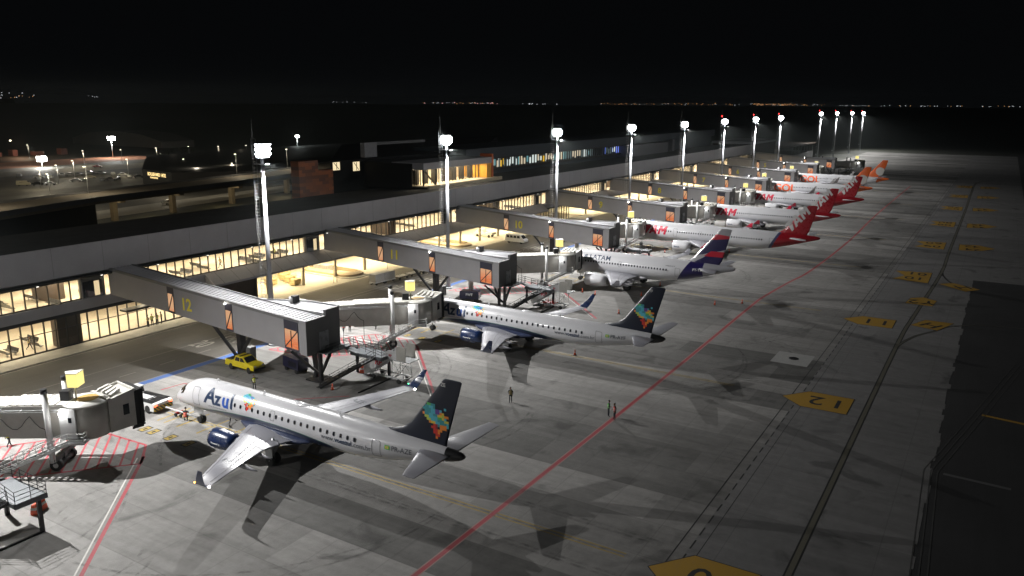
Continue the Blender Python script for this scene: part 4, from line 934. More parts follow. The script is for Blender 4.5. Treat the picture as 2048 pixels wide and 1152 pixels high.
    for sd in (-1, 1):
        vs = []
        for rr in (1.0, .72):
            for u, v in prof:
                z = zw + v * rr; a = math.asin((z - zc) / (hh + .012)); vs.append((sd * (hw + .012 + (.004 if rr < 1 else 0)) * math.cos(a), -u * rr, z))
        mm = MB(); mm.add(vs, [(i, (i + 1) % 12, 12 + (i + 1) % 12, 12 + i) for i in range(12)], 0); mm.add(vs[12:], [tuple(range(12))], 1); mes[sd] = mm.mesh('cabin_window', [mat('window_surround', (.07, .075, .09) if E_ else (.1, .1, .12), .4), M_glassdk], fix=False)
    nw = int((dend - d_) / pitch); doors = [(4.7 if E_ else 5.3, 1.0, 1.95, 1), (L - 8.3 if E_ else L - 9.4, .9, 1.8, 1), (wl + 2.9 if not E_ else 15.55, .55, .95, 0)]
    if L > 44: doors.append((13.9, .85, 1.8, 1))
    for i in range(nw):
        d = d_ + i * pitch
        if any(abs(d - q[0]) < q[1] * .5 + (.1 if q[3] else -1.0) for q in doors): continue
        for sd in (-1, 1):
            if len([1]) and (nw <= 48 or sd < 0 or i % 1 == 0) and (nw * 2 <= 98 or sd < 0): link_me('cabin_window', mes[sd], fus, (0, -d, 0))
    # doors: rounded outlines
    for (dc, w, h, big) in doors:
        for sd in (-1, 1):
            zl = zw - (h * .58 if big else .45); pts = []
            for cx_, cy_, a0 in ((w / 2 - .12, h - .12, 0), (-w / 2 + .12, h - .12, 90), (-w / 2 + .12, .12, 180), (w / 2 - .12, .12, 270)):
                for q in (0, 45, 90): pts.append((cx_ + .12 * math.cos(math.radians(a0 + q)), cy_ + .12 * math.sin(math.radians(a0 + q))))
            ext = []
            for i in range(len(pts)):
                a = pts[i]; b = pts[(i + 1) % len(pts)]; n = max(1, int(math.dist(a, b) / .25))
                ext += [(a[0] + (b[0] - a[0]) * j / n, a[1] + (b[1] - a[1]) * j / n) for j in range(n)]
            mm = MB(); vo = []
            for rr in (1.0, 0.0):
                for u, v in ext:
                    s = .05 if big else .035; cu = u - math.copysign(min(abs(u), s), u) * (1 - rr); cv = v - math.copysign(s, v - h / 2) * (1 - rr)
                    dd = dc + cu; vo.append(surf(dd, ang(dd, zl) + cv / hh, .014, sd))
            k = len(ext); mm.add(vo, [(i, (i + 1) % k, k + (i + 1) % k, k + i) for i in range(k)]); mm.build('door', M_line, fus, fix=False)
    # lettering and emblems
    def wrap(bm, d0, z0, m_, nm='lettering', step=.3, e=.018):
        a0 = ang(max(d0, 6), z0)
        def f(u, v): d = d0 + u; h_, r_, c_ = catmull(S, d); return surf(d, ang(d, z0) + v / r_, e)
        return map_bm(slice_bm(bm, step, .12), f, nm, m_, fus)
    if livery == 'azul':
        wrap(text2d('A', 2.3, .06, shear=.12), 6.0, 3.28, M_txtnavy); wrap(text2d('z', 1.95, .06), 7.55, 3.3, M_txtnavy); wrap(text2d('u', 1.95, .065), 8.6, 3.3, M_txtblue); wrap(rects_bm([(0, 0, .3, 1.55, 0)]), 9.8, 3.27, M_txtnavy)
        wrap(text2d('Linhas Aereas Brasileiras', .27, .0), 6.5, 2.92, M_txtgrey); wrap(rects_bm(squares(BR, .17, 0, .125)), 11.0, 4.95, PCOL, 'map_emblem', .17, .022)
        ux = L - 14.5
        for wd, bo, mm_ in (('www.', .002, M_txtgrey), ('voeazul', .012, M_txtnavy), ('.com.br', .002, M_txtgrey)):
            tb = text2d(wd, .66, bo); wd_ = max(v.co.x for v in tb.verts); wrap(tb, ux, 3.12, mm_); ux += wd_ + .06
        wrap(text2d(reg, .62, .008), L - 6.75, 3.62, M_txtgrey); wrap(rects_bm([(0, 0, .5, .36, 2), (.1, .08, .4, .28, 4), (.19, .12, .31, .24, 8)]), L - 7.4, 3.66, PCOL, 'flag', .5, .022)
        pz, pd = 8.45, L - 4.15
        bm = slice_bm(rects_bm(squares(BRT, .215, 0, .215)), .22, 1)
        map_bm(bm, lambda u, v: (finx(pz + v, pd + u) + (0), -(pd + u), pz + v), 'map_emblem', PCOL, fin)
        map_bm(text2d(reg[-2:], .42, .01), lambda u, v: (finx(9.9 + v, L - 2.3 + u), -(L - 2.3 + u), 9.9 + v), 'lettering', M_txtw, fin)
        for sx, wd in ((-1, 'PR-'), (1, reg[-3:])):
            s_ = sec_at(secs, 8.2)
            def wt(u, v, sx=sx, s_=s_):
                x = 8.9 - v if sx < 0 else 7.4 + v
                q = sec_at(secs, x); y = s_[1] + .75 + u + (x - 8.2) * .42; c = min(.95, max(.05, (y - q[1]) / q[2])); th = 5 * q[4] * (.2969 * math.sqrt(c) - .126 * c - .3516 * c * c + .2843 * c ** 3 - .1036 * c ** 4)
                return (sx * x, -y, q[3] + th * q[2] - q[5] * c * q[2] + .02)
            map_bm(slice_bm(text2d(wd, .85, .01), .3, .3), wt, 'lettering', M_txtgrey, t)
    elif livery == 'tam':
        wrap(tam_bm(1.95, .25), 6.0, 3.3, M_txtred)
        a = math.radians(50); ca, sa = math.cos(a), math.sin(a); p0, q0 = (L - 6.9, 5.75)
        map_bm(slice_bm(tam_bm(2.05, .2), .35, .3), lambda u, v: (finx(q0 + u * sa + v * ca, p0 + u * ca - v * sa + .55), -(p0 + u * ca - v * sa + .9), q0 + u * sa + v * ca), 'lettering', M_txtw, fin)
    elif livery == 'latam':
        wrap(text2d('LATAM', 1.28, .022, space=1.04), 7.65, 4.58, M_txtnavy); wrap(rects_bm([(0, 0, .4, .7, 0), (.3, .2, .62, .85, 0)]), 6.55, 4.55, M_txtnavy, 'emblem')
        wrap(text2d('PT-TMB', .62, .012), L - 6.9, 4.35, M_txtw); wrap(text2d('AIRBUS A319', .3, .0), L - 11.6, 4.75, M_txtgrey)
    else:
        wrap(text2d('GOL', 3.7, .12), 7.2, 2.25, M_txtor)
    # antennas, beacon
    mm = MB()
    for dd in (6.2, 12.8, L * .62): hw_, hh_, zc_ = catmull(S, dd); mm.slab([(-dd, zc_ + hh_ - .03), (-dd - .35, zc_ + hh_ - .03), (-dd - .4, zc_ + hh_ + .3), (-dd - .22, zc_ + hh_ + .3)], -.02, .02)
    mm.parts('antenna', M_pwhite, fus)
    hw_, hh_, zc_ = catmull(S, L * .5); MB().loft([[(math.cos(k * PI / 4) * r, -(L * .47) - dd, zc_ + hh_ - .08 + abs(math.sin(k * PI / 4)) * r * .8) for k in range(8)] for dd, r in ((0, .02), (.5, .28), (1.2, .32), (1.9, .2), (2.5, .02))]).build('antenna_dome', M_pwhite, fus)
    return t
make_plane('E', 36.24, 'azul', 'near', 'nearest white and navy jet, reading PR-AZE, with a tug and tow bar at its nose', (53.9, 77.4, 0), 'PR-AZE')
make_plane('E', 38.65, 'azul', 'second', 'second white and navy jet, reading PR-AYF, docked at the bridge from walkway 12', (98.1, 78.1, 0), 'PR-AYF')
make_plane('A', 33.84, 'latam', 'third', 'white jet with navy and red banded tail fin and LATAM lettering', (144.5, 76.9, 0))
make_plane('A', 44.51, 'tam', 'fourth', 'longest white jet with red tail reading TAM, nearest of the red tails', (190, 82.3, 0))
make_plane('A', 37.57, 'tam', 'fifth', 'middle of the three red tailed TAM jets', (233.7, 77.5, 0))
make_plane('A', 37.57, 'tam', 'sixth', 'farthest of the three red tailed TAM jets', (279, 77.9, 0))
make_plane('B', 39.5, 'gol', 'seventh', 'orange tailed jet with white disc, nearer of the two orange tails', (324, 83.4, 0))
make_plane('B', 39.5, 'gol', 'eighth', 'farthest jet, orange tail with white disc', (369, 83.0, 0))

# ============================================================ BOARDING BRIDGES (movable)
M_bell = mat('bellows_black', (0.012, 0.012, 0.012), .8)
def make_pbb(bx, cab, hd, label, wheels=None, tilt=0.0):
    """cab: centre of the cab drum relative to bx; hd: heading of the cab front (radians, 0 = +x)"""
    t = thing('boarding_bridge', label, 'boarding bridge', (bx, 0, 0), 0, 'cream boarding bridges at the stands')
    r0 = Vector((10.6, 84.6, 0)); c = Vector((cab[0], cab[1], 0)); d = (c - r0); L = d.length; d.normalize(); sd = Vector((d.y, -d.x, 0))   # sd: near (-y) side
    if sd.y > 0: sd = -sd
    MB().lathe([(4.1, 2.0), (7.2, 2.0), (7.35, 1.7), (7.4, .1)], (r0.x, r0.y, 0), 'z', 28).build('rotunda', M_cream, t)
    MB().tube((r0.x, r0.y, 0), (r0.x, r0.y, 4.15), .5, n=16).tube((r0.x, r0.y, 0), (r0.x, r0.y, .2), 1.0, n=16).build('rotunda_column', M_white, t)
    MB().beam((3.9, 82.6, 5.9), (9.4, 84.4, 5.75), 2.7, 2.8).build('link_corridor', M_grey, t)
    a = r0 + d * 1.6; b = c - d * 1.2; mid = a + (b - a) * .45
    o1 = MB(); o1.beam(a + Vector((0, 0, 5.1)), mid + Vector((0, 0, 5.1)), 2.75, 3.05)
    n = int((mid - a).length / .9)
    o1.build('outer_tunnel', M_cream, t)
    o2 = MB(); o2.beam(mid - d * .1 + Vector((0, 0, 5.1)), b + Vector((0, 0, 5.08)), 3.05, 3.3)
    o2.build('inner_tunnel', M_cream, t)
    rb = MB()
    for (p, q, w, zt) in ((a, mid, 2.6, 6.68), (mid, b, 2.9, 6.80)):
        rb.beam(p + Vector((0, 0, zt)), q + Vector((0, 0, zt)), w, .1)
        k = int((q - p).length / .7)
        for i in range(k): s = p + d * (i * .7 + .3) + Vector((0, 0, zt + .07)); rb.beam(s - sd * (w / 2), s + sd * (w / 2), .1, .07)
    rb.build('tunnel_roof', M_creamroof, t)
    # pipes and ledge on the near side
    pp = MB(); q0 = a + sd * 1.9; q1 = b + sd * 1.9
    for z in (6.25, 6.45): pp.beam(q0 + Vector((0, 0, z)), q1 + Vector((0, 0, z)), .08, .06)
    k = int((q1 - q0).length / 2)
    for i in range(k + 1): s = q0 + d * i * 2; pp.beam(s + Vector((0, 0, 6.35)), s - sd * .6 + Vector((0, 0, 6.5)), .06, .06)
    pp.build('cable_tray', M_steel, t)
    hz = MB(); pts = []
    for i in range(17): f = i / 16; pts.append(a + d * (1 + f * 7.0) + sd * 1.62 + Vector((0, 0, 5.9 - 1.5 * abs(math.sin(f * PI * 2.5)))))
    for p, q in zip(pts[:-1], pts[1:]): hz.tube(p, q, .035, n=5, caps=False)
    hz.tube(pts[-1], pts[-1] - Vector((0, 0, 2.8)), .035, n=5); hz.build('cable_loop', M_black, t)
    # drum, front box, bellows
    MB().lathe([(3.35, .2), (3.35, 2.0), (6.6, 2.0), (6.65, 1.9)], (c.x, c.y, 0), 'z', 32, caps=False).build('cab_drum', M_cream, t)
    rf = MB(); rf.lathe([(6.62, 2.15), (6.8, 2.1), (6.85, .05)], (c.x, c.y, 0), 'z', 32); rf.build('cab_roof', M_creamroof, t)
    MB().tube((c.x + .3, c.y + .2, 6.84), (c.x + .3, c.y + .2, 6.88), 1.0, n=24).build('roof_hatch', mat('tan_hatch', (.33, .21, .06), .6), t)
    h = Vector((math.cos(hd), math.sin(hd), 0)); hs = Vector((h.y, -h.x, 0))
    fr = MB(); f0 = c + h * 1.3; f1 = c + h * 3.95
    P_ = lambda f, s, z: f + hs * s + Vector((0, 0, z))
    fr.add([P_(f0, 1.75, 3.35), P_(f1, 1.65, 3.35), P_(f1, 1.65, 7.0), P_(f0, 1.75, 6.5), P_(f0, -1.75, 3.35), P_(f1, -1.65, 3.35), P_(f1, -1.65, 7.0), P_(f0, -1.75, 6.5)], [(0, 1, 2, 3), (7, 6, 5, 4), (0, 4, 5, 1), (2, 6, 7, 3), (1, 5, 6, 2), (0, 3, 7, 4)])
    fr.build('cab_front', M_cream, t)
    fx = MB(); 
    for s in (-1.68, 1.68): fx.beam(P_(f0, s, 6.6), P_(f1, s, 7.1), .14, .3)
    fx.beam(P_(f1, -1.75, 7.1), P_(f1, 1.75, 7.1), .2, .3); fx.beam(P_(f0 + h * .1, -1.75, 6.75), P_(f0 + h * .1, 1.75, 6.75), .3, .35)
    for i in range(4): s = -1.2 + i * .8; fx.beam(P_(f0 + h * .5, s, 6.95), P_(f0 + h * 1.5, s * .8, 7.3), .35, .3)
    fx.build('roof_trim', M_creamroof, t)
    g = f1 - h * .05 + hs * 1.69; MB().beam(g - h * 1.2 + Vector((0, 0, 5.3)), g - h * .6 + Vector((0, 0, 5.3)), .05, 1.1).build('cab_window', M_glassdk, t)
    bl = MB()
    for i in range(4):
        e = f1 + h * (.05 + i * .22); w = 3.25 - (i % 2) * .16; bl.beam(e + Vector((0, 0, 5.15)), e + h * .2 + Vector((0, 0, 5.15)), w, 3.75 - (i % 2) * .14)
    bl.beam(f1 + Vector((0, 0, 5.15)), f1 + h * .95 + Vector((0, 0, 5.15)), 3.0, 3.6); bl.build('bellows', M_bell, t)
    fl = MB(); fl.beam(f1 + Vector((0, 0, 3.2)), f1 + h * .9 + Vector((0, 0, 3.2)), 3.2, .15)
    for s in (-1.3, 0, 1.3): fl.beam(P_(f1 - h * .3, s, 3.0), P_(f1 + h * .8, s, 3.0), .2, .3)
    fl.build('cab_floor', M_black, t)
    # operator door panel + lamp near side
    e = c + sd * 2.0 - d * .9
    MB().beam(e - d * .75 + Vector((0, 0, 5.05)), e + d * .75 + Vector((0, 0, 5.05)), .35, 3.1).beam(e + d * .1 + sd * .19 + Vector((0, 0, 5.5)), e + d * .4 + sd * .19 + Vector((0, 0, 5.5)), .04, .5, 1).build('service_door', [M_white, M_glassdk], t)
    lp = e - d * .5 + sd * .3 + Vector((0, 0, 6.2)); MB().lathe([(-.12, .03), (-.12, .14), (.1, .17), (.12, .03)], lp, 'z', 10).build('work_lamp', M_wlight, t)
    ld = bpy.data.lights.new('work_lamp_light', 'POINT'); ld.energy = 60; ld.shadow_soft_size = .2; l = bpy.data.objects.new('work_lamp_light', ld); C.objects.link(l); l.parent = t; l.location = lp + sd * .5
    # roof equipment
    u = b - d * .6 + Vector((0, 0, 7.3)); MB().beam(u - d * .45, u + d * .45, .8, 1.0).build('air_conditioner', M_black, t)
    u = c - d * 1.0 - sd * .2; MB().tube(u + Vector((0, 0, 6.9)), u + Vector((0, 0, 8.3)), .09, n=8).build('sign_pole', M_white, t)
    sg = MB(); tri = [(u.x - .2, u.y - .85), (u.x + .95, u.y - .1), (u.x - .35, u.y + .75), (u.x - .75, u.y - .05)]; sg.prism(tri, 8.2, 9.55); sg.build('gate_sign', M_signy, t)
    MB().prism([(u.x + (p[0] - u.x) * 1.04, u.y + (p[1] - u.y) * 1.04) for p in tri], 9.55, 9.62).build('sign_cap', M_creamroof, t)
    # lift columns, bogie
    cc = r0 + d * (L * .78)
    lc = MB(); mm = MB()
    for s, top in ((1.95, 8.2), (-1.95, 8.2)):
        p = cc + sd * s; lc.tube(p + Vector((0, 0, 1.1)), p + Vector((0, 0, top)), .27, n=14); mm.tube(p + Vector((0, 0, top)), p + Vector((0, 0, top + .45)), .3, n=14)
    lc.parts('lift_column', M_white, t); mm.parts('column_cap', M_black, t)
    cc2 = Vector((wheels[0], wheels[1], 0)) if wheels else cc
    bg = MB(); bg.beam(cc + sd * 2.1 + Vector((0, 0, 1.2)), cc - sd * 2.1 + Vector((0, 0, 1.2)), .5, .45); bg.beam(cc + sd * 1.4 + Vector((0, 0, .65)), cc - sd * 1.4 + Vector((0, 0, .65)), .9, .35); bg.beam(cc + Vector((0, 0, .7)), cc + Vector((0, 0, 1.4)) + d * .01, .6, .6); bg.build('bogie', M_black, t)
    for s in (1.35, -1.35):
        p = cc + sd * s; w = MB(); w.tube(p - sd * .22 + Vector((0, 0, .58)), p + sd * .22 + Vector((0, 0, .58)), .58, n=20); w.tube(p - sd * .24 + Vector((0, 0, .58)), p + sd * .24 + Vector((0, 0, .58)), .26, n=12, mi=1); w.build('wheel', [M_rubber, M_hub], t)
    # service stair down the near side
    s0 = c + sd * 2.55 - d * .6 + Vector((0, 0, 3.45)); s1 = s0 - d * 7.4; s1.z = .25
    st = MB(); st.beam(s0 - d * .2 + sd * .0, s0 + d * 1.5, 1.3, .12)
    for o_ in (-.5, .5): st.beam(s0 + sd * o_, s1 + sd * o_, .08, .3)
    for i in range(15): p = s0.lerp(s1, (i + .5) / 15); st.beam(p - sd * .48, p + sd * .48, .28, .05)
    st.build('service_stair', M_steel, t)
    hr = MB()
    for o_ in (-.55, .55): rail(hr, [s0 + sd * o_, s1 + sd * o_], 1.05, 1.4, .03)
    rail(hr, [s0 + sd * .55, s0 + sd * .6 + d * 1.5, s0 - sd * .1 + d * 1.5], 1.05, 1.2, .03); hr.build('handrail', M_white, t)
    return t
PBB = [(-21.7, None, None), (23.3, (17.9, 73.9), -.12), (68.3, (22.9, 71.9), .06), (113.3, (23.0, 70.8), .03), (158.3, (24.2, 75.6), .1), (203.3, (22.9, 71.4), .05), (248.3, (23.1, 71.9), .05), (293.3, (23.0, 77.2), .1), (338.3, (23.0, 76.8), .1), (383.3, (14.5, 73.5), -.1), (428.3, (25.5, 64.0), -.2)]
PL = ['', 'boarding bridge cut by the left edge, drawn back from the nearest jet', 'boarding bridge docked at the second jet, beside walkway 12', 'boarding bridge docked at the jet lettered LATAM', 'boarding bridge docked at the longest red tailed jet', 'boarding bridge docked at the middle red tailed jet', 'boarding bridge docked at the farthest red tailed jet', 'boarding bridge docked at the nearer orange tailed jet', 'boarding bridge docked at the farthest orange tailed jet', 'boarding bridge parked back beside walkway 5 with no jet', 'farthest boarding bridge, empty, pointing out over the bare apron']
for i, (bx, cab_, hd) in enumerate(PBB):
    if cab_: make_pbb(bx, cab_, hd, PL[i])

# ============================================================ VEHICLES AND GEAR
def bevel_block(mb, prof, x0, x1, mi=0, inset=.12):
    """side profile (y,z) extruded along x with slightly tucked-in upper edge"""
    zs = [p[1] for p in prof]; zmx = max(zs); zmn = min(zs); n = len(prof)
    vs = []
    for sx, xx in ((1, x0), (-1, x1)):
        for y, z in prof: f = (z - zmn) / max(.01, zmx - zmn); vs.append((xx + sx * inset * f * f, y, z))
    fs = [tuple(range(n)), tuple(range(n, 2 * n))[::-1]] + [(i, n + i, n + (i + 1) % n, (i + 1) % n) for i in range(n)]
    mb.add(vs, fs, mi); return mb
def veh_wheels(t, ys, hw, r=.36, w=.24, nm='wheel'):
    for y in ys:
        for s in (-1, 1): m = MB(); wheel(m, (s * hw, y, r), r, w); m.build(nm, [M_rubber, M_hub], t)
M_headl = emis('headlight_glass', (1, .95, .85), 1.2); M_taill = mat('tail_lamp', (.4, .01, .01), .3, 0, 0, 1, (1, .03, .02), .6)
# yellow pickup (nose towards -y)
t = thing('pickup_truck', 'yellow crew cab pickup parked by the pier of walkway 12', 'pickup truck', (68.9, 84.1, 0), 0, None, 1.08); t.scale = (1.08, 1.08, 1.22)
b_ = MB(); bevel_block(b_, [(-2.55, .45), (-2.6, .85), (-2.4, 1.02), (-1.2, 1.12), (2.55, 1.12), (2.6, .5)], -.9, .9, inset=.06); b_.build('body', M_yel, t)
b_ = MB(); bevel_block(b_, [(-1.35, 1.1), (-.6, 1.66), (.75, 1.7), (1.05, 1.1)], -.86, .86, inset=.16); b_.build('cabin', M_yel, t)
b_ = MB(); 
for s in (-1, 1): b_.add([(s * .87, -1.05, 1.16), (s * .87, -.15, 1.16), (s * .765, -.15, 1.58), (s * .785, -.55, 1.56)], [(0, 1, 2, 3)]); b_.add([(s * .87, -.05, 1.16), (s * .87, .8, 1.16), (s * .77, .65, 1.58), (s * .765, -.05, 1.58)], [(0, 1, 2, 3)])
b_.parts('side_window', M_glassdk, t, fix=False); MB().add([(-.74, -1.29, 1.17), (.74, -1.29, 1.17), (.66, -.66, 1.64), (-.66, -.66, 1.64)], [(0, 1, 2, 3)]).build('windscreen', M_glassdk, t, fix=False)
MB().box(-.78, .78, 1.12, 2.5, 1.0, 1.15).build('load_bed', M_black, t); MB().box(-.88, .88, 1.05, 1.2, 1.1, 1.25).build('roll_bar', M_yel, t); MB().box(-.7, .7, -.1, .1, 1.69, 1.77).build('light_bar', M_black, t)
MB().box(-.85, .85, -2.72, -2.55, .4, .62).box(-.85, .85, 2.58, 2.7, .42, .6).parts('bumper', M_black, t); veh_wheels(t, (-1.65, 1.55), .78, .38, .26)
for s in (-.62, .62): MB().box(s - .17, s + .17, -2.6, -2.52, .76, .95).build('headlight', M_hub, t)
MB().tube((.3, .5, 1.7), (.3, .5, 2.6), .012, n=4).build('antenna', M_black, t)
# pushback tug
M_chev = NT('hazard_chevrons'); _x, _y, _z = M_chev.sep(); _s = M_chev.math('PINGPONG', M_chev.math('ADD', _x, _z), .22); M_chev.link(M_chev.mix(M_chev.math('GREATER_THAN', _s, .11), (.02, .02, .02), (.45, .30, .02)), M_chev.b.inputs['Base Color']); M_chev = M_chev.m
t = thing('pushback_tug', 'white low pushback tug with striped tail facing the nearest jet nose', 'tug', (53.4, 83.0, 0), .06, None, 1.05)
b_ = MB(); bevel_block(b_, [(-2.7, .35), (-2.75, 1.15), (-2.5, 1.28), (1.6, 1.28), (2.9, 1.2), (2.95, .4)], -1.25, 1.25, inset=.05); b_.build('body', M_white, t)
MB().box(-1.22, -.55, -2.45, 1.5, 1.27, 1.33).box(.55, 1.22, -2.45, 1.5, 1.27, 1.33).parts('walkway_mat', M_black, t)
MB().add([(-.5, -2.4, 1.3), (.5, -2.4, 1.3), (.5, -1.2, 1.34), (-.5, -1.2, 1.34)], [(0, 1, 2, 3)]).box(-.5, .5, -1.0, -.94, 1.28, 1.36).build('deck_panel', M_black, t, fix=False)
MB().box(-1.2, 1.2, -2.80, -2.75, .35, .85).build('striped_tail', M_chev, t)
b_ = MB(); bevel_block(b_, [(1.7, 1.25), (1.75, 1.95), (2.7, 1.95), (2.9, 1.2)], -1.15, 1.15, inset=.08); b_.build('cab_glass', M_glassdk, t); MB().box(-1.1, 1.1, 1.6, 2.85, 1.95, 2.05).build('cab_roof', M_white, t)
MB().lathe([(0, .12), (.16, .1), (.2, .02)], (-.1, 2.2, 2.05), 'z', 10).build('beacon', M_olight, t)
for s in (-1, 1): MB().box(s * 1.0 - .18, s * 1.0 + .18, -2.83, -2.79, .95, 1.08).build('tail_light', emis('tug_tail_light', (1, .10, .04), 7), t)
veh_wheels(t, (-1.7, 1.7), 1.08, .48, .36)
t = thing('tow_bar', 'white tow bar between the tug and the nose wheel of the nearest jet', 'tow bar')
MB().tube((53.75, 79.9, .55), (53.9, 74.5, .45), .09, n=10).build('bar', M_white, t)
for (x, y) in ((53.35, 77.6), (54.25, 77.6), (53.4, 76.8), (54.3, 76.8)): m = MB(); wheel(m, (x, y, .22), .22, .14); m.build('wheel', [M_rubber, M_hub], t)
MB().box(53.3, 54.35, 77.55, 77.65, .2, .5).build('axle', M_red, t)
# dark covered carts / ground power units
def gpu(loc, rz, label, txt=''):
    t = thing('ground_power_unit', label, 'ground power unit', loc, rz, None, 1.05)
    b_ = MB(); bevel_block(b_, [(-1.7, .55), (-1.7, 1.75), (-1.5, 1.9), (1.5, 1.9), (1.7, 1.75), (1.7, .55)], -.85, .85, inset=.06); b_.build('housing', mat('navy_unit_paint', (.012, .012, .04), .35, 0, .1, coat=.4), t)
    MB().box(-.7, .7, -1.6, 1.6, .38, .55).box(-.06, .06, 1.7, 2.6, .4, .48).build('chassis', M_black, t); veh_wheels(t, (-1.1, 1.1), .72, .3, .2)
    g = MB()
    for i in range(8): g.box(-.87, -.85, -1.3 + i * .22, -1.18 + i * .22, .8, 1.5)
    g.build('vent_grille', M_black, t)
    if txt: map_bm(text2d(txt, .6, .015), lambda u, v: (-.88, .6 - u, 1.1 + v), 'lettering', M_txtw, t)
gpu((72.3, 78.0, 0), -.18, 'dark blue covered unit in the shadow under walkway 12'); gpu((117.2, 80.2, 0), .35, 'dark blue unit with white letters under walkway 11', 'FWT'); gpu((34.6, 87.2, 0), .3, 'dark unit with yellow bumper at the left edge beneath the boarding bridge')
# mobile airstairs
def airstair(loc, label, load):
    t = thing('airstairs', label, 'airstairs', loc, 0, None, 1.0)
    c_ = MB(); c_.box(-.9, -.75, -3.2, 2.6, .55, .75); c_.box(.75, .9, -3.2, 2.6, .55, .75)
    for y in (-3.1, -1.2, .8, 2.5): c_.box(-.9, .9, y - .06, y + .06, .56, .72)
    for s in (-.82, .82): c_.tube((s, -3.0, .7), (s, -3.0, 3.1), .045, n=6); c_.tube((s, -1.2, .7), (s, -1.2, 3.1), .045, n=6); c_.tube((s, -3.0, .8), (s, -1.2, 3.0), .03, n=5); c_.tube((s, -1.2, .8), (s, -3.0, 3.0), .03, n=5); c_.tube((s, -3, 1.9), (s, -1.2, 1.9), .03, n=5)
    c_.build('chassis', M_white, t)
    MB().box(-1.05, 1.05, -4.2, -.9, 3.1, 3.2).build('platform', M_steel, t)
    s_ = MB(); s_.beam((-.8, -.9, 3.05), (-.8, 3.4, .35), .06, .3); s_.beam((.8, -.9, 3.05), (.8, 3.4, .35), .06, .3)
    for i in range(16): f = i / 15; s_.box(-.78, .78, -.9 + 4.2 * f - .13, -.9 + 4.2 * f + .13, 3.1 - 2.7 * f, 3.14 - 2.7 * f)
    s_.build('steps', M_steel, t)
    for s in (-1, 1):
        p_ = MB(); x = s * .92; p_.slab([(3.5, .3), (3.5, 1.45), (-.7, 4.3), (-2.1, 4.3), (-2.1, 3.15), (-.9, 3.1)], x - .03, x + .03); w_ = p_.build('side_panel', M_white, t)
        if s < 0:
            map_bm(text2d('RP', 1.0, .035, shear=.2), lambda u, v: (-.96, 1.6 - u, 2.05 + v), 'lettering', M_txtred, w_); map_bm(text2d('RP', .45, .015, shear=.2), lambda u, v: (-.96, -.75 - u, 3.5 + v), 'lettering', M_txtred, w_)
        MB().slab([(-2.1, 3.2), (-2.1, 4.9), (-2.5, 5.1), (-3.6, 5.1), (-3.6, 3.2)], s * .98 - .03, s * .98 + .03).build('canopy_side', M_cream, t)
    veh_wheels(t, (-2.3, 1.9), .88, .33, .22)
    if load:
        g = MB()
        for i in range(9): g.tube((-.6 + (i % 3) * .5, -.6 + (i // 3) * .7, .75), (-.6 + (i % 3) * .5, -.6 + (i // 3) * .7, 1.5), .09, .02, 6)
        g.box(-.8, .8, -1.0, 1.4, .72, .78)
        g.build('jack_stands', M_red, t)
        MB().box(-1.0, 1.0, 3.4, 3.6, .5, 2.3).build('rear_board', M_white, t)
    else: MB().box(-.5, .5, 3.5, 3.9, .3, 1.2).build('tail_box', mat('rust_box', (.22, .07, .03), .7), t)
    return t
airstair((76.4, 65.2, 0), 'white mobile airstairs lettered RP beside the near wingtip of the nearest jet', False)
airstair((121.4, 65.6, 0), 'white mobile airstairs loaded with red stands behind the second jet wing', True)
# boxy container dollies and flat dollies in a train
def dolly(loc, rz, cont, label, grp='dollies coupled in a train on the service road'):
    t = thing('baggage_dolly', label, 'dolly', loc, rz, grp)
    MB().box(-.85, .85, -1.6, 1.6, .45, .6).box(-.05, .05, 1.6, 2.5, .45, .52).build('deck', M_black if not cont else M_white, t); veh_wheels(t, (-1.1, 1.1), .7, .28, .18)
    if cont: b_ = MB(); bevel_block(b_, [(-1.5, .62), (-1.5, 2.1), (-1.4, 2.2), (1.4, 2.2), (1.5, 2.1), (1.5, .62)], -.85, .85, inset=.04); b_.build('container', mat('white_container', (.42, .41, .38), .45, 0, .08), t)
    else:
        r_ = MB()
        for i in range(6): r_.box(-.8, .8, -1.4 + i * .5, -1.3 + i * .5, .6, .66)
        r_.build('rollers', M_steel, t)
    return t
dolly((118.8, 103.6, 0), PI / 2 - .05, True, 'white boxed dolly at the near end of the dolly train'); dolly((121.4, 103.4, 0), PI / 2 - .05, True, 'second white boxed dolly of the dolly train')
f0 = dolly((125.2, 102.9, 0), PI / 2 - .05, False, 'dark flat dolly coupled in the train behind the white boxes')
for i in range(1, 7): dup(f0, (125.2 + i * 3.7, 102.9 - i * .15, 0), PI / 2 - .05)
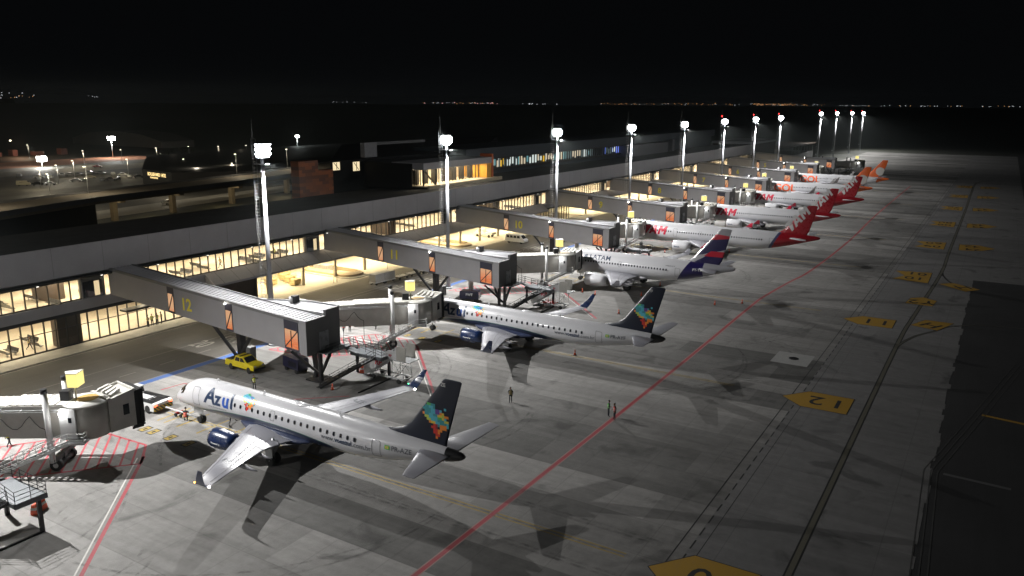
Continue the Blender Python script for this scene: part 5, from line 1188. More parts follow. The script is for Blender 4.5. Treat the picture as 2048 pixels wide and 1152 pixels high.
# van and white pickup
def van(loc, rz, pick, label):
    t = thing('delivery_pickup' if pick else 'passenger_van', label, 'pickup truck' if pick else 'van', loc, rz, None, 1.1)
    b_ = MB()
    if pick: bevel_block(b_, [(-2.7, .4), (-2.75, .95), (-2.2, 1.2), (-1.5, 1.95), (-.2, 2.0), (-.1, 1.1), (-.1, .45)], -.9, .9, inset=.1); b_.build('cab', M_white, t); MB().box(-.92, .92, 0, 2.7, .7, .85).box(-.92, -.86, 0, 2.7, .85, 1.25).box(.86, .92, 0, 2.7, .85, 1.25).box(-.92, .92, 2.64, 2.7, .85, 1.25).build('load_bed', M_white, t)
    else: bevel_block(b_, [(-2.6, .4), (-2.65, .95), (-2.1, 1.25), (-1.5, 2.0), (-1.2, 2.12), (2.4, 2.12), (2.6, 1.3), (2.62, .42)], -.92, .92, inset=.12); b_.build('body', M_white, t)
    g = MB(); y1 = -.3 if pick else 2.2
    for s in (-1, 1):
        n_ = 1 if pick else 4
        for i in range(n_): ya = -1.45 + i * .95; yb = ya + .85; xx = s * (.86 if pick else .865); g.add([(xx + s * .03, ya, 1.3), (xx + s * .03, yb, 1.3), (xx - s * .05 + s * .03, yb, 1.85), (xx - s * .05 + s * .03, ya + .15, 1.85)], [(0, 1, 2, 3)])
    g.parts('side_window', M_glassdk, t, fix=False)
    MB().add([(-.78, -2.2, 1.24), (.78, -2.2, 1.24), (.72, -1.58, 1.94), (-.72, -1.58, 1.94)], [(0, 1, 2, 3)]).build('windscreen', M_glassdk, t, fix=False)
    if not pick: MB().add([(-.72, 2.62, 1.35), (.72, 2.62, 1.35), (.68, 2.46, 1.95), (-.68, 2.46, 1.95)], [(0, 1, 2, 3)]).build('rear_window', M_glassdk, t, fix=False)
    veh_wheels(t, (-1.75, 1.6), .8, .34, .22)
van((175.2, 105.2, 0), 0, False, 'white passenger van on the service road beyond walkway 10'); van((179.2, 117.6, 0), PI, True, 'white pickup with open bed under the terminal floor')
# yellow belt tractors, cages, islands of the baggage belts
def tractor(loc, rz, label):
    t = thing('baggage_tractor', label, 'baggage tractor', loc, rz, 'yellow tractors parked under the terminal')
    b_ = MB(); bevel_block(b_, [(-1.4, .35), (-1.45, .95), (-.3, 1.05), (-.2, .7), (.6, .7), (.65, 1.1), (1.4, 1.1), (1.4, .35)], -.7, .7, inset=.05); b_.build('body', M_yel, t)
    MB().box(-.45, .45, .1, .55, .7, .9).box(-.45, .45, .5, .62, .9, 1.35).build('seat', M_seat, t); veh_wheels(t, (-.95, .95), .6, .32, .22)
for i, (x, y, r_) in enumerate(((147.2, 129.0, .4), (145.9, 126.2, 1.3), (149.0, 125.0, .2), (146.2, 123.2, .9), (150.4, 121.6, -.3))): tractor((x, y, 0.01), r_, 'yellow baggage tractor parked under the terminal behind walkway 11')
M_cage = mat('cream_mesh_cage', (.55, .47, .25), .5)
def cage(loc, rz, label):
    t = thing('cage_trolley', label, 'cage trolley', loc, rz, 'cream cage trolleys under the terminal'); m = MB()
    for x in (-1.1, 1.1):
        for y in (-.7, .7): m.tube((x, y, .2), (x, y, 1.7), .04, n=5)
    for z in (.3, .75, 1.2, 1.68):
        m.beam((-1.1, -.7, z), (1.1, -.7, z), .04, .06); m.beam((-1.1, .7, z), (1.1, .7, z), .04, .06); m.beam((-1.1, -.7, z), (-1.1, .7, z), .04, .06); m.beam((1.1, -.7, z), (1.1, .7, z), .04, .06)
    for i in range(8): x = -1.0 + i * .28; m.tube((x, -.7, .3), (x, -.7, 1.68), .015, n=4); m.tube((x, .7, .3), (x, .7, 1.68), .015, n=4)
    m.build('frame', M_cage, t); MB().box(-1.05, 1.05, -.65, .65, .2, .28).build('base', M_cage, t); MB().box(-.95, .95, -.6, .6, .28, 1.3).build('stacked_boxes', mat('kraft_boxes', (.5, .38, .2), .7), t)
for (x, y) in ((109.2, 116.6), (110.4, 119.4), (111.6, 122.2), (106.4, 120.4), (113.6, 124.6)): cage((x, y, .01), .1, 'cream cage trolley filled with boxes under the terminal floor')
def island(loc, label):
    t = thing('baggage_carousel', label, 'baggage carousel', loc)
    def rr(w, h, r, n=8):
        o = []
        for cx, cy, a0 in ((w - r, h - r, 0), (-w + r, h - r, 90), (-w + r, -h + r, 180), (w - r, -h + r, 270)):
            for q in range(n + 1): a = math.radians(a0 + 90 * q / n); o.append((cx + r * math.cos(a), cy + r * math.sin(a)))
        return o
    MB().prism(rr(3.6, 8.2, 3.0), 0, .16).build('kerb', M_walk, t)
    m = MB(); o = rr(2.9, 7.2, 2.5); i_ = rr(1.9, 6.2, 1.6); n = len(o)
    for ring_o, ring_i, z0, z1 in ((o, i_, .16, .95),):
        vs = [(x, y, z0) for x, y in o] + [(x, y, z1 - .35) for x, y in o] + [(x, y, z1) for x, y in i_] + [(x, y, z0) for x, y in i_]
        m.add(vs, [(a * n + k, a * n + (k + 1) % n, ((a + 1) % 4) * n + (k + 1) % n, ((a + 1) % 4) * n + k) for a in range(4) for k in range(n)])
    m.build('belt', mat('tan_belt', (.42, .33, .22), .5, 0, .1), t)
    MB().box(-.9, .9, 1.0, 5.0, .16, 1.5).build('feeder', M_steel, t)
    return t
island((122.2, 118.8, 0.01), 'nearer of two rounded baggage carousels on kerbed islands under the terminal'); island((163.4, 119.2, 0.01), 'farther of two rounded baggage carousels on kerbed islands under the terminal')
# bollard posts under the terminal edge
for x in (114.5, 115.4, 131, 138, 144, 145.2, 151): MB().tube((x, 111.4, 0), (x, 111.4, 2.6), .035, n=6).build('post', M_black, term)
# cones, barriers
cone_proto = None
M_cone = mat('cone_orange', (.75, .10, .03), .5)
for (x, y) in ((69.4, 68.6), (98.5, 49.2), (134.3, 65.8), (133.7, 62.8), (123.2, 53.3), (137.7, 55.1), (142.1, 37.3), (147.6, 55.2), (183.2, 67.7), (191.8, 54.4), (138.4, 41.2), (228, 62), (217, 55.5), (262, 58)):
    if cone_proto is None:
        t = thing('traffic_cone', 'orange traffic cone standing on the apron', 'traffic cone', (x, y, 0), 0, 'orange cones dotted over the apron')
        MB().box(-.22, .22, -.22, .22, 0, .05).build('base', M_black, t); MB().lathe([(.05, .18), (.85, .04)], (0, 0, 0), 'z', 14).build('cone', M_cone, t); MB().lathe([(.42, .118), (.6, .076)], (0, 0, 0), 'z', 14, caps=False).build('band', M_txtw, t); cone_proto = t
    else: dup(cone_proto, (x, y, 0))
def barrier(loc, rz, label):
    t = thing('road_barrier', label, 'barrier', loc, rz); m = MB(); m.slab([(-.3, 0), (-.3, .15), (-.12, .95), (.12, .95), (.3, .15), (.3, 0)], -.75, .75); m.build('body', M_cone, t); MB().slab([(-.245, .45), (-.20, .68), (.20, .68), (.245, .45)], -.76, .76).build('band', M_txtw, t)
barrier((33.1, 68.9, 0), .5, 'orange and white barrier beside the nearest stair platform'); barrier((76.9, 70.2, 0), .5, 'orange and white barrier behind the stair of walkway 12')

# ============================================================ PEOPLE
def skin_body(pts, bones, rad, name):
    me = bpy.data.meshes.new(name); me.from_pydata(pts, bones, []); o = bpy.data.objects.new(name, me); C.objects.link(o)
    md = o.modifiers.new('s', 'SKIN'); bpy.context.view_layer.update()
    sv = me.skin_vertices[0].data
    for i, r in enumerate(rad): sv[i].radius = (r, r) if not isinstance(r, tuple) else r; sv[i].use_root = (i == 0)
    md2 = o.modifiers.new('u', 'SUBSURF'); md2.levels = 1; md2.render_levels = 1
    dg = bpy.context.evaluated_depsgraph_get(); ev = bpy.data.meshes.new_from_object(o.evaluated_get(dg)); bpy.data.objects.remove(o)
    vs = [tuple(v.co) for v in ev.vertices]; fs = [tuple(p.vertices) for p in ev.polygons]; bpy.data.meshes.remove(ev); return vs, fs
M_skin = mat('skin', (.28, .15, .09), .6, 0, .05); M_trouser = mat('dark_trousers', (.02, .022, .03), .8); M_boot = mat('boot', (.012, .012, .012), .6)
VC = {'yellow': mat('yellow_vest', (.55, .6, .05), .7), 'green': mat('green_vest', (.10, .42, .06), .7), 'orange': mat('orange_vest', (.75, .09, .04), .7), 'khaki': mat('khaki_shirt', (.42, .34, .16), .8)}
def person(loc, rz, vest, pose, label):
    if pose == 'crouch':
        P = [(0, 0, .55), (0, .02, .75), (0, .18, .98), (0, .26, 1.12), (0, .32, 1.22), (-.1, 0, .52), (-.14, .38, .55), (-.14, .22, .08), (-.14, .40, .04), (.1, 0, .52), (.15, .3, .45), (.15, -.05, .09), (.15, .1, .04), (-.2, .2, 1.06), (-.26, .38, .85), (-.14, .62, .78), (.2, .2, 1.06), (.26, .40, .88), (.12, .62, .76)]
    elif pose == 'walk':
        P = [(0, 0, .93), (0, .01, 1.15), (0, .04, 1.4), (0, .05, 1.5), (0, .06, 1.56), (-.09, 0, .88), (-.1, .22, .5), (-.1, .3, .09), (-.1, .46, .04), (.09, 0, .88), (.1, -.05, .5), (.1, -.36, .16), (.1, -.24, .06), (-.2, .03, 1.4), (-.26, -.12, 1.13), (-.24, -.05, .88), (.2, .03, 1.4), (.26, .16, 1.14), (.22, .32, .95)]
    elif pose == 'arms':
        P = [(0, 0, .93), (0, .01, 1.15), (0, .02, 1.4), (0, .03, 1.5), (0, .04, 1.56), (-.09, 0, .88), (-.13, .02, .5), (-.14, 0, .09), (-.15, .15, .04), (.09, 0, .88), (.12, .02, .5), (.13, 0, .09), (.15, .15, .04), (-.2, .02, 1.4), (-.42, .0, 1.28), (-.36, .18, 1.48), (.2, .02, 1.4), (.27, 0, 1.13), (.2, .22, 1.08)]
    else:
        P = [(0, 0, .93), (0, .01, 1.15), (0, .02, 1.4), (0, .03, 1.5), (0, .04, 1.56), (-.09, 0, .88), (-.11, .02, .5), (-.12, 0, .09), (-.13, .15, .04), (.09, 0, .88), (.1, .03, .5), (.12, 0, .09), (.14, .15, .04), (-.2, .02, 1.4), (-.25, 0, 1.13), (-.2, .14, .94), (.2, .02, 1.4), (.25, 0, 1.13), (.14, .2, 1.08)]
    B = [(0, 1), (1, 2), (2, 3), (3, 4), (0, 5), (5, 6), (6, 7), (7, 8), (0, 9), (9, 10), (10, 11), (11, 12), (2, 13), (13, 14), (14, 15), (2, 16), (16, 17), (17, 18)]
    R_ = [.135, (.14, .11), (.15, .10), .055, .055, .085, .062, .045, .04, .085, .062, .045, .04, .055, .042, .03, .055, .042, .03]
    vs, fs = skin_body(P, B, R_, 'body'); body = MB(); body.add(vs, fs, 0, True)
    hd = Vector(P[4]) + Vector((0, .015, .11))
    body.loft([[(hd.x + math.cos(k * PI / 6) * r * .82, hd.y + math.sin(k * PI / 6) * r + (.02 if 1 < k < 5 and abs(dz) < .06 else 0), hd.z + dz) for k in range(12)] for dz, r in ((-.12, .03), (-.09, .07), (-.03, .098), (.03, .105), (.08, .085), (.115, .03))], 1)
    for s in (-1, 1): body.box(hd.x + s * .085 - .01, hd.x + s * .085 + .01, hd.y - .02, hd.y + .02, hd.z - .03, hd.z + .03, 1); body.box(hd.x + s * .035 - .012, hd.x + s * .035 + .012, hd.y + .098, hd.y + .104, hd.z + .0, hd.z + .014, 3)
    body.box(hd.x - .012, hd.x + .012, hd.y + .1, hd.y + .125, hd.z - .035, hd.z + .005, 1); body.box(hd.x - .025, hd.x + .025, hd.y + .095, hd.y + .10, hd.z - .062, hd.z - .054, 3)
    for wi, ei, s in ((15, 14, -1), (18, 17, 1)):
        w = Vector(P[wi]); d = (w - Vector(P[ei])).normalized(); a = d.orthogonal().normalized(); b = d.cross(a)
        body.tube(w - d * .01, w + d * .09, .032, .036, 8, 1)
        for i, ln_ in enumerate((.065, .08, .075, .055)):
            p = w + d * .085 + a * ((i - 1.5) * .019); q = p + d * ln_ * .55 + b * .008; body.tube(p, q, .0095, .009, 6, 1); body.tube(q, q + d * ln_ * .35 + b * .025, .009, .007, 6, 1)
        p = w + d * .03 + a * .03; q = p + a * .03 + d * .03; body.tube(p, q, .011, .010, 6, 1); body.tube(q, q + d * .03 + b * .01, .010, .008, 6, 1)
    for k in range(len(body.f)):
        if body.m[k] == 0:
            cz = [body.v[i] for i in body.f[k]]; mz = sum(p[2] for p in cz) / len(cz)
            body.m[k] = 2 if mz < .12 else (1 if mz > P[3][2] + .02 else 0)
    o = body.build('person', [M_trouser, M_skin, M_boot, M_black]); o.location = loc; o.rotation_euler = (0, 0, rz); o.scale = (1.12, 1.12, 1.12); tag(o, label, 'person')
    p2 = Vector(P[2]); p0 = Vector(P[0]); rings = []
    for f, rx, ry in ((-.02, .17, .145), (.3, .172, .145), (.7, .195, .145), (.92, .185, .125), (1.06, .09, .09)):
        c = p0.lerp(p2, f) + Vector((0, .0, .02)); rings.append([(c.x + math.cos(k * PI / 7) * rx, c.y + math.sin(k * PI / 7) * ry, c.z) for k in range(14)])
    MB().loft(rings, cap=False).build('vest', VC[vest], o)
    if vest != 'khaki':
        st = MB()
        for f, rx, ry in ((.25, .178, .15), (.6, .198, .151)):
            c = p0.lerp(p2, f) + Vector((0, 0, .02)); st.loft([[(c.x + math.cos(k * PI / 7) * rx, c.y + math.sin(k * PI / 7) * ry, c.z + dz) for k in range(14)] for dz in (-.025, .025)], cap=False)
        st.parts('reflective_stripe', M_txtw, o)
    MB().loft([[(hd.x + math.cos(k * PI / 6) * r * .86, hd.y - .012 + math.sin(k * PI / 6) * r, hd.z + dz) for k in range(12)] for dz, r in ((.02, .108), (.07, .10), (.11, .07), (.135, .02))]).build('hair', M_black, o)
    return o
person((77.6, 47.3, 0), 2.2, 'khaki', 'stand', 'person in a khaki shirt standing alone on the open apron')
person((79.9, 35.4, 0), -2.4, 'green', 'stand', 'person in a green vest on the red stop line, left of a pair')
person((79.4, 34.4, 0), .9, 'orange', 'stand', 'person in an orange vest on the red stop line, right of a pair')
person((64.2, 76.9, 0), 2.6, 'yellow', 'arms', 'person in a yellow vest with raised arm behind the nearest jet fuselage')
person((53.0, 75.4, 0), -.9, 'orange', 'crouch', 'person in an orange vest crouching at the tow bar and nose wheel')
person((55.6, 70.6, 0), 1.0, 'orange', 'walk', 'person in orange half hidden under the belly of the nearest jet, front')
person((56.6, 68.4, 0), 2.0, 'orange', 'stand', 'person in orange half hidden under the belly of the nearest jet, rear')
person((38.9, 85.2, 0), -1.2, 'yellow', 'walk', 'person in a yellow vest walking under the left boarding bridge')
person((88.8, 84.8, 0), 2.0, 'orange', 'walk', 'left of two people in orange vests beside walkway 12')
person((89.9, 84.5, 0), -1.0, 'orange', 'stand', 'right of two people in orange vests beside walkway 12')
person((93.4, 82.2, 0), 1.0, 'green', 'stand', 'person hidden but for the legs behind the second boarding bridge')
for i, (x, v, p) in enumerate(((74.6, 'khaki', 'stand'), (75.5, 'yellow', 'stand'), (76.3, 'yellow', 'arms'), (77.2, 'khaki', 'stand'))): person((x, 113.4 + .2 * (i % 2), .13), -1.5 + i * .9, v, p, 'person %s of four standing in the lit terminal doorway' % ('leftmost', 'second from the left', 'third from the left', 'rightmost')[i])
for i, (x, y, z) in enumerate(((66.0, 116.2, 6.35), (92.5, 117.5, 6.35), (104.3, 116.6, 6.35), (58.0, 117.0, .16), (82.5, 116.5, .16))): person((x, y, z), i * 1.3, ('khaki', 'khaki', 'yellow', 'khaki', 'khaki')[i], 'walk' if i % 2 else 'stand', ('person by the upper glass left of walkway 12', 'person by the upper glass right of walkway 12', 'person in a yellow vest behind the upper glass right of the nearest mast', 'person among the benches behind the ground floor glass', 'person by the ground floor glass right of the doorway')[i])
person((204.5, 111.8, 0), 1, 'orange', 'stand', 'person in an orange vest standing under walkway 9')

# ============================================================ LANDSIDE: VIADUCT, CAR PARK, MALL
tag(MB().poly([(90, 222), (400, 300), (430, 460), (150, 470), (100, 330)], -.006).build('car_park', M_lot, fix=False), kind='structure')
tag(MB().poly([(80, 226), (420, 275), (420, 290), (80, 243)], -.002).build('road', M_walk, fix=False), kind='structure')
tag(MB().poly([(150, 318), (260, 332), (420, 372), (420, 380), (258, 341), (150, 326)], -.001).build('road', M_asph, fix=False), kind='structure')
tag(MB().poly([(195, 405), (430, 398), (430, 428), (200, 438)], -.001).build('road', mat('lit_road', (.2, .18, .13), .8), fix=False), kind='structure')
tag(MB().poly([(215, 452), (330, 462), (330, 500), (225, 500)], -.001).build('dirt_field', mat('red_earth', (.30, .13, .07), .9, 0, .3, .1), fix=False), kind='structure')
t = thing('viaduct', 'elevated road with a dark parapet passing behind the terminal', 'viaduct')
ed = [(60, 200, 226), (99, 207, 229), (132, 217.5, 236), (168, 221.5, 242), (215, 229.5, 249), (260, 240, 262), (330, 262, 286), (420, 300, 328)]
for (x0, a0, b0), (x1, a1, b1) in zip(ed[:-1], ed[1:]):
    m = MB(); m.add([(x0, a0, 6.9), (x1, a1, 6.9), (x1, b1, 6.9), (x0, b0, 6.9), (x0, a0, 8), (x1, a1, 8), (x1, b1, 8), (x0, b0, 8)], [(0, 1, 2, 3), (4, 7, 6, 5), (0, 4, 5, 1), (2, 6, 7, 3)]); m.build('deck', mat('viaduct_concrete', (.2, .17, .13), .8, 0, .15), t)
    m = MB(); m.beam((x0, a0, 8.3), (x1, a1, 8.3), .3, 1.3); m.beam((x0, b0, 8.3), (x1, b1, 8.3), .3, .7); m.parts('parapet', M_greydk, t)
for (x, y) in ((142.6, 228), (164.3, 229.9), (190.6, 233), (205, 236), (225, 242)): MB().prism([(x - .7, y - .9), (x + .7, y - .9), (x + .7, y + .9), (x - .7, y + .9)], 0, 5.8).prism([(x - .9, y - 5), (x + .9, y - 5), (x + .9, y + 5), (x - .9, y + 5)], 5.8, 6.85).build('pier', mat('viaduct_concrete', (.2, .17, .13)), t)
def plight(name, loc, e, col, r=.3, parent=None):
    ld = bpy.data.lights.new(name, 'POINT'); ld.energy = e; ld.color = col; ld.shadow_soft_size = r; l = bpy.data.objects.new(name, ld); C.objects.link(l); l.location = loc; l.parent = parent; return l
for (x, y) in ((136, 221.5), (155, 224.5), (184, 227.5), (216, 235)):
    MB().box(x - .4, x + .4, y - .4, y + .4, 6.6, 6.75).build('under_lamp', emis('viaduct_lamp', (1, .8, .4), 10), t); plight('under_lamp_light', (x, y, 5.8), 900, (1, .8, .45), .3, t)
# dark ramp block left of the lit gap
t = thing('parking_deck', 'dark low deck wall at the left edge beyond the pier roof', 'building'); MB().add([(60, 196, 0), (131, 218, 0), (131, 221, 0), (60, 200, 0), (60, 196, 7.8), (131, 218, 7.8), (131, 221, 7.8), (60, 200, 7.8)], [(0, 1, 5, 4), (4, 5, 6, 7), (2, 3, 7, 6), (1, 2, 6, 5), (0, 4, 7, 3)]).build('wall', M_black, t)
# mall
t = thing('shopping_mall', 'low black mall building with a glowing gold name sign', 'building')
MB().add([(209, 311, 0), (205, 286, 0), (262, 268, 0), (420, 330, 0), (420, 400, 0), (262, 385, 0), (209, 311, 7.4), (205, 286, 7.4), (262, 268, 5.5), (420, 330, 7.4), (420, 400, 7.4), (262, 385, 7.4)], [(0, 1, 7, 6), (1, 2, 8, 7), (2, 3, 9, 8), (3, 4, 10, 9), (4, 5, 11, 10), (5, 0, 6, 11), (6, 7, 8, 9, 10, 11)]).build('wall', mat('black_mall_cladding', (.018, .017, .018), .7), t)
def vtext(s, p, q, z, size, m_, parent, bold=.02):
    bm = text2d(s, size, bold); p = Vector((p[0], p[1], 0)); q = Vector((q[0], q[1], 0)); d = (q - p).normalized(); n = Vector((-d.y, d.x, 0)) * -1
    if n.x * p.x + n.y * p.y > 0: n = -n
    return map_bm(bm, lambda u, v: tuple(p + d * u + n * .12 + Vector((0, 0, z + v))), 'lettering', m_, parent)
M_gold = emis('gold_lit_letters', (1.0, .72, .3), 2.2)
vtext('BOULEVARD 14/32', (208.2, 306.0), (205, 286), 5.2, 1.9, M_gold, t, .03); vtext('FLORIANOPOLIS', (207.9, 304), (205, 286), 4.1, .9, M_gold, t, .02)
vtext('BOULEVARD', (240.5, 275.5), (262, 268), 3.2, 1.7, emis('white_lit_letters', (.75, 1, .98), 3), t, .07)
t = thing('tent_hall', 'long curved roof hall far behind the car park', 'building')
MB().slab([(560, 0), (560, 5), (585, 10), (620, 12), (655, 10), (680, 5), (680, 0)], 395, 425).build('roof', mat('pale_tent_roof', (.12, .11, .1), .7), t)
# cars
CM = [mat('car_white', (.5, .5, .48), .3, 0, .03), mat('car_black', (.015, .015, .017), .25, 0, .03), mat('car_silver', (.25, .26, .27), .3, .3, .03), mat('car_red', (.25, .015, .015), .3, 0, .03), mat('car_beige', (.4, .36, .25), .4, 0, .03)]
def make_car(kind, ci, label, loc, rz):
    t = thing('parked_car' if kind != 'van' else 'parked_van', label, 'car' if kind != 'van' else 'van', loc, rz, 'cars standing in the car park', 1.1); b_ = MB()
    if kind == 'van': bevel_block(b_, [(-2.4, .35), (-2.45, .95), (-1.9, 1.2), (-1.4, 1.95), (2.2, 1.98), (2.35, .4)], -.9, .9, inset=.14)
    else: bevel_block(b_, [(-2.1, .35), (-2.15, .7), (-1.2, .88), (-.5, 1.38), (.8, 1.42), (1.5, .98), (2.1, .92), (2.12, .4)], -.86, .86, inset=.2)
    b_.build('body', CM[ci], t); g = MB(); zt = 1.75 if kind == 'van' else 1.3
    for s in (-1, 1): g.add([(s * .85, -.9, 1.0 if kind != 'van' else 1.25), (s * .85, 1.1, 1.0 if kind != 'van' else 1.25), (s * .74, .75, zt), (s * .74, -.45, zt)], [(0, 1, 2, 3)])
    g.add([(-.66, -1.1, .93), (.66, -1.1, .93), (.58, -.52, 1.34), (-.58, -.52, 1.34)] if kind != 'van' else [(-.7, -1.92, 1.26), (.7, -1.92, 1.26), (.66, -1.5, 1.85), (-.66, -1.5, 1.85)], [(0, 1, 2, 3)])
    g.parts('window', M_glassdk, t, fix=False); veh_wheels(t, (-1.35, 1.3), .76, .31, .2); return t
CP = [(183.1, 356.1, 'van', 4, 'beige van'), (187.5, 352.8, 'car', 1, 'black car'), (191, 349.5, 'car', 2, 'dark silver car'), (205.2, 384.4, 'car', 0, 'white car'), (208.5, 381, 'car', 0, 'white car'), (204.1, 399.4, 'car', 2, 'silver car'), (218.3, 388.1, 'car', 2, 'silver car'), (220.6, 385, 'car', 1, 'black car'), (223.4, 383, 'car', 1, 'black car'), (218.5, 365.0, 'car', 4, 'beige car'), (234.9, 383.4, 'car', 1, 'black car'), (235.1, 373.3, 'car', 0, 'white car'), (205.3, 354.6, 'car', 1, 'black car'), (208, 352.0, 'car', 1, 'black car'), (214.6, 349.4, 'car', 2, 'silver car'), (217.8, 348.0, 'car', 1, 'black car'), (220.8, 346.7, 'car', 1, 'black car'), (234.6, 364.5, 'car', 0, 'white car'), (230.2, 352.5, 'car', 0, 'white car'), (232.5, 349.1, 'car', 1, 'black car'), (234.5, 345.1, 'car', 1, 'black car'), (231.9, 387.7, 'car', 1, 'black car'), (257.1, 421.9, 'car', 3, 'red car'), (176.8, 250.2, 'car', 0, 'white car')]
cps = {}
sit = {0: 'parked apart at the near left of the car park', 3: 'in the left group of the car park, nearer of two', 4: 'in the left group of the car park, right of another white car', 22: 'driving on the lit road beyond the car park', 23: 'on the lit lane under the viaduct', 9: 'at the near end of the crowded car park rows'}
for i, (x, y, k, ci, nm) in enumerate(CP):
    lab = nm + ' ' + sit.get(i, 'among the cars crowded in the open car park'); rz = random.choice((.9, .95, 2.5)) if i < 22 else 1.0 + (i == 23) * .8
    if (k, ci) in cps: dup(cps[(k, ci)], (x, y, 0), rz, lab)
    else: cps[(k, ci)] = make_car(k, ci, lab, (x, y, 0), rz)
# street lamps, plus added fill lights
SLP = [(262.4, 442.8), (280.3, 434.9), (304.5, 436.9), (326.3, 435.7), (236.1, 362.3), (251.7, 340.6), (337.0, 421.2), (355.7, 417.4), (179.7, 335.9), (278.0, 529.0), (247, 300), (262, 262), (283, 268)]
sl = None
for i, (x, y) in enumerate(SLP):
    if sl is None:
        sl = thing('street_lamp', 'slim street lamp with a small lit head on the landside', 'street lamp', (x, y, 0), 0, 'slim street lamps on the landside'); MB().tube((0, 0, 0), (0, 0, 8), .09, .06, 8).tube((0, 0, 8), (-.9, -.9, 8.2), .04, n=6).build('pole', M_steel, sl); MB().box(-1.3, -.7, -1.2, -.75, 8.12, 8.24).build('lamp_head', emis('street_lamp_head', (1, .9, .65), 7), sl)
    else: dup(sl, (x, y, 0))
    if i % 2 == 0 or i > 7: plight('street_or_fill_light', (x - 1, y - 1, 7.6), 2300 if i < 11 else 3200, (1, .86, .6))
for i, (x, y) in enumerate(((196, 352), (215, 372), (170, 312), (150, 345))): 
    dup(sl, (x, y, 0)); plight('street_or_fill_light', (x - 1, y - 1, 7.6), 2700, (1, .9, .7))
for i, (x, y) in enumerate(((104, 226), (140, 236), (206, 248), (240, 257))):
    dup(sl, (x, y, 8)); plight('street_or_fill_light', (x - 1, y - 4, 15.6), 2600, (1, .88, .66))
for i, (x, y) in enumerate(((150, 262), (190, 268), (228, 300), (150, 290), (300, 415), (240, 418), (345, 410))): plight('street_or_fill_light', (x - 1, y - 1, 8.2), 1600, (1, .88, .68))  # added fill lights for the landside, no lamps stand here
def tower(loc, h, e, s, label, col=(1, .98, .9)):
    t = thing('light_tower', label, 'light tower', loc); MB().tube((0, 0, 0), (0, 0, h), .25, .15, 10).build('pole', M_steel, t)
    MB().box(-.2, .2, -.2, .2, h - .2, h + 1.0).build('head_frame', M_steel, t)
    MB().lathe([(-s * .5, .1), (-s * .5, s), (s * .5, s), (s * .5, .1)], (0, -.3, h + .4), 'z', 14).build('lamp_cluster', emis('tower_lamp', (1, 1, .96), 60), t); plight('tower_light', (-1.5, -2.5, h - .6), e, col, .8, t)
tower((240.5, 446, 0), 4.3, 9000, 2.4, 'brightest light tower low at the left, over the red earth')
tower((307, 485.7, 0), 12, 16000, 2.2, 'bright light tower on the left beside the curved roof hall')
tower((400.5, 417.9, 0), 12, 2500, 1.3, 'small greenish white light tower above the dark landside', (.8, 1, .95))
# construction yard glow at far left
t = thing('site_sheds', 'reddish lit site sheds at the far left', 'building')
for (x, y, w, hh_) in ((262, 560, 5, 3.5), (271, 556, 4, 2.5), (280, 552, 3, 4), (292, 548, 6, 2.6), (308, 545, 4, 4)): MB().box(x, x + w, y, y + 6, 0, hh_).build('shed', mat('rusty_shed', (.12, .05, .04), .8, 0, .3), t)
plight('site_lamp_light', (278, 540, 9), 7000, (1, .55, .35), .5, t); MB().box(277.6, 278.4, 549, 549.6, 10, 10.6).build('site_lamp', emis('street_lamp_head', (1, .9, .65), 7), t)
# branched tree silhouettes
def bare_tree(loc, s, label):
    t = thing('bare_tree', label, 'tree', loc, random.random() * 6, None, s); m = MB(); tw = MB()
    m.tube((0, 0, 0), (0, 0, 2), .3, .22, 8)
    for i in range(7):
        a = i * .9; p = Vector((0, 0, 1.9)); q = Vector((math.cos(a) * 2.4, math.sin(a) * 2.4, 5.2 + random.random())); m.tube(p, q, .14, .06, 6)
        for j in range(5): b = a + random.uniform(-.8, .8); e = q + Vector((math.cos(b) * 1.6, math.sin(b) * 1.6, random.uniform(.3, 1.6))); tw.tube(q.lerp(p, random.random() * .4), e, .05, .015, 4)
    m.build('trunk', M_black, t); 
    for j in range(160):
        c = Vector((random.gauss(0, 2.3), random.gauss(0, 2.3), random.uniform(4.8, 7.6))); d1 = Vector([random.uniform(-.2, .2) for _ in range(3)]); d2 = Vector([random.uniform(-.2, .2) for _ in range(3)]); tw.add([c, c + d1, c + d2], [(0, 1, 2)])
    tw.build('crown', mat('dark_foliage', (.02, .03, .012), .9), t, fix=False)
bare_tree((297, 398, 0), 1.5, 'dark spreading tree rising behind the mall roof, right of two'); bare_tree((286, 404, 0), 1.2, 'dark thin tree rising behind the mall roof, left of two')
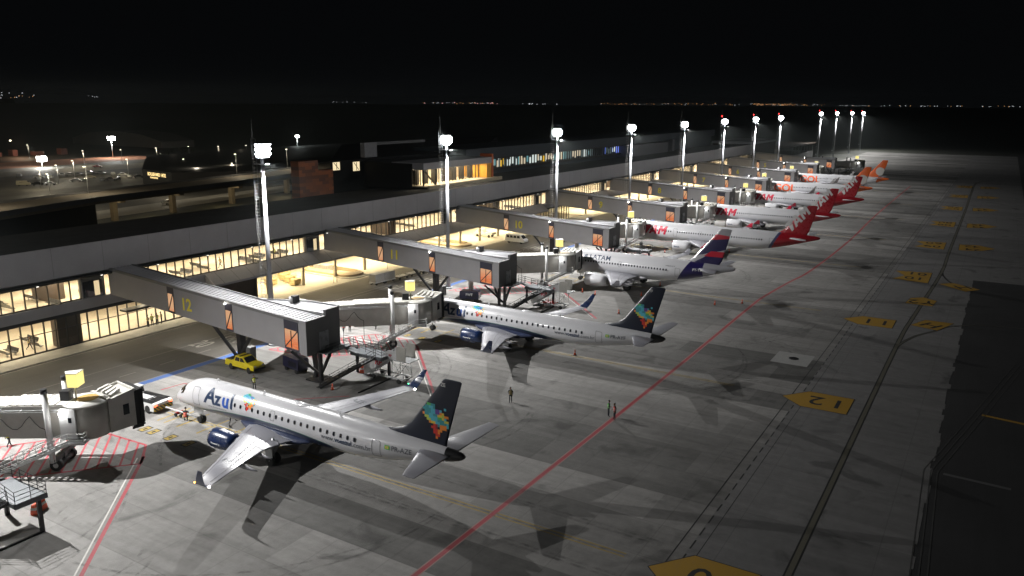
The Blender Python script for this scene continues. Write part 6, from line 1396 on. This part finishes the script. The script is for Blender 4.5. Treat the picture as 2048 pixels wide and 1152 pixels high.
# distant city lights and hills
tag(MB().add([(1500, 9000, -20), (5000, 12500, -20), (7500, 14500, -20), (1500, 9000, 40), (3300, 10700, 320), (5000, 12500, 200), (7500, 14500, 60)], [(0, 1, 5, 4, 3), (1, 2, 6, 5)]).build('hills', M_roofdk, fix=False), kind='structure')
cl_ = MB()
fwd = Vector((fw.x, fw.y)); rgt = Vector((rt.x, rt.y)).normalized()
def city(px, elev, size, mi):
    D = 7600; az = (px - 1024) / 1593.0; f2 = Vector((fw.x, fw.y)).normalized(); p = f2 * D * .974 + rgt * D * az * 1.0
    z = 35.3 + elev; cl_.box(p.x - size, p.x + size, p.y - size, p.y + size, z - size, z + size, mi)
def many(n, a, b, e0, e1, s0, s1, mis):
    for _ in range(n):
        city(random.uniform(a, b), random.uniform(e0, e1), random.uniform(s0, s1), random.choice(mis))
many(8, 680, 745, 0, 8, 1.0, 1.6, (0,)); many(34, 850, 1000, -3, 6, 1.0, 2.2, (0, 0, 1, 2)); many(12, 1040, 1110, -5, 0, 1.2, 2.4, (0,)); many(30, 1190, 1330, -2, 8, .9, 2, (0, 1, 1)); many(60, 1330, 1620, -4, 12, .9, 2.2, (0, 1, 1, 1)); many(60, 1620, 2060, -6, 0, 1.0, 2.4, (0, 0, 1)); many(60, 1480, 1560, -4, 10, 1.0, 2.2, (1,)); many(22, 0, 120, 25, 78, 1.2, 2.4, (0, 0, 1)); many(8, 5, 40, 35, 48, 1.2, 2.4, (1, 0)); many(5, 190, 240, 30, 50, 1., 2, (0,))
cl_.build('city_lights', [emis('city_white', (.9, .95, 1), 1.1), emis('city_orange', (1, .5, .2), 1.1), emis('city_pink', (1, .5, .5), 2)], fix=False)['kind'] = 'stuff'

# ============================================================ NIGHT AIR
t = NT('air_haze'); t.t.nodes.remove(t.b); pv = t.n('ShaderNodeVolumePrincipled'); pv.inputs['Density'].default_value = 0.00010; pv.inputs['Color'].default_value = (.8, .9, .9, 1); t.link(pv.outputs[0], t.out.inputs['Volume'])
tag(MB().box(-100, 1500, -250, 1400, -1.5, 46).build('haze', t.m), kind='stuff')
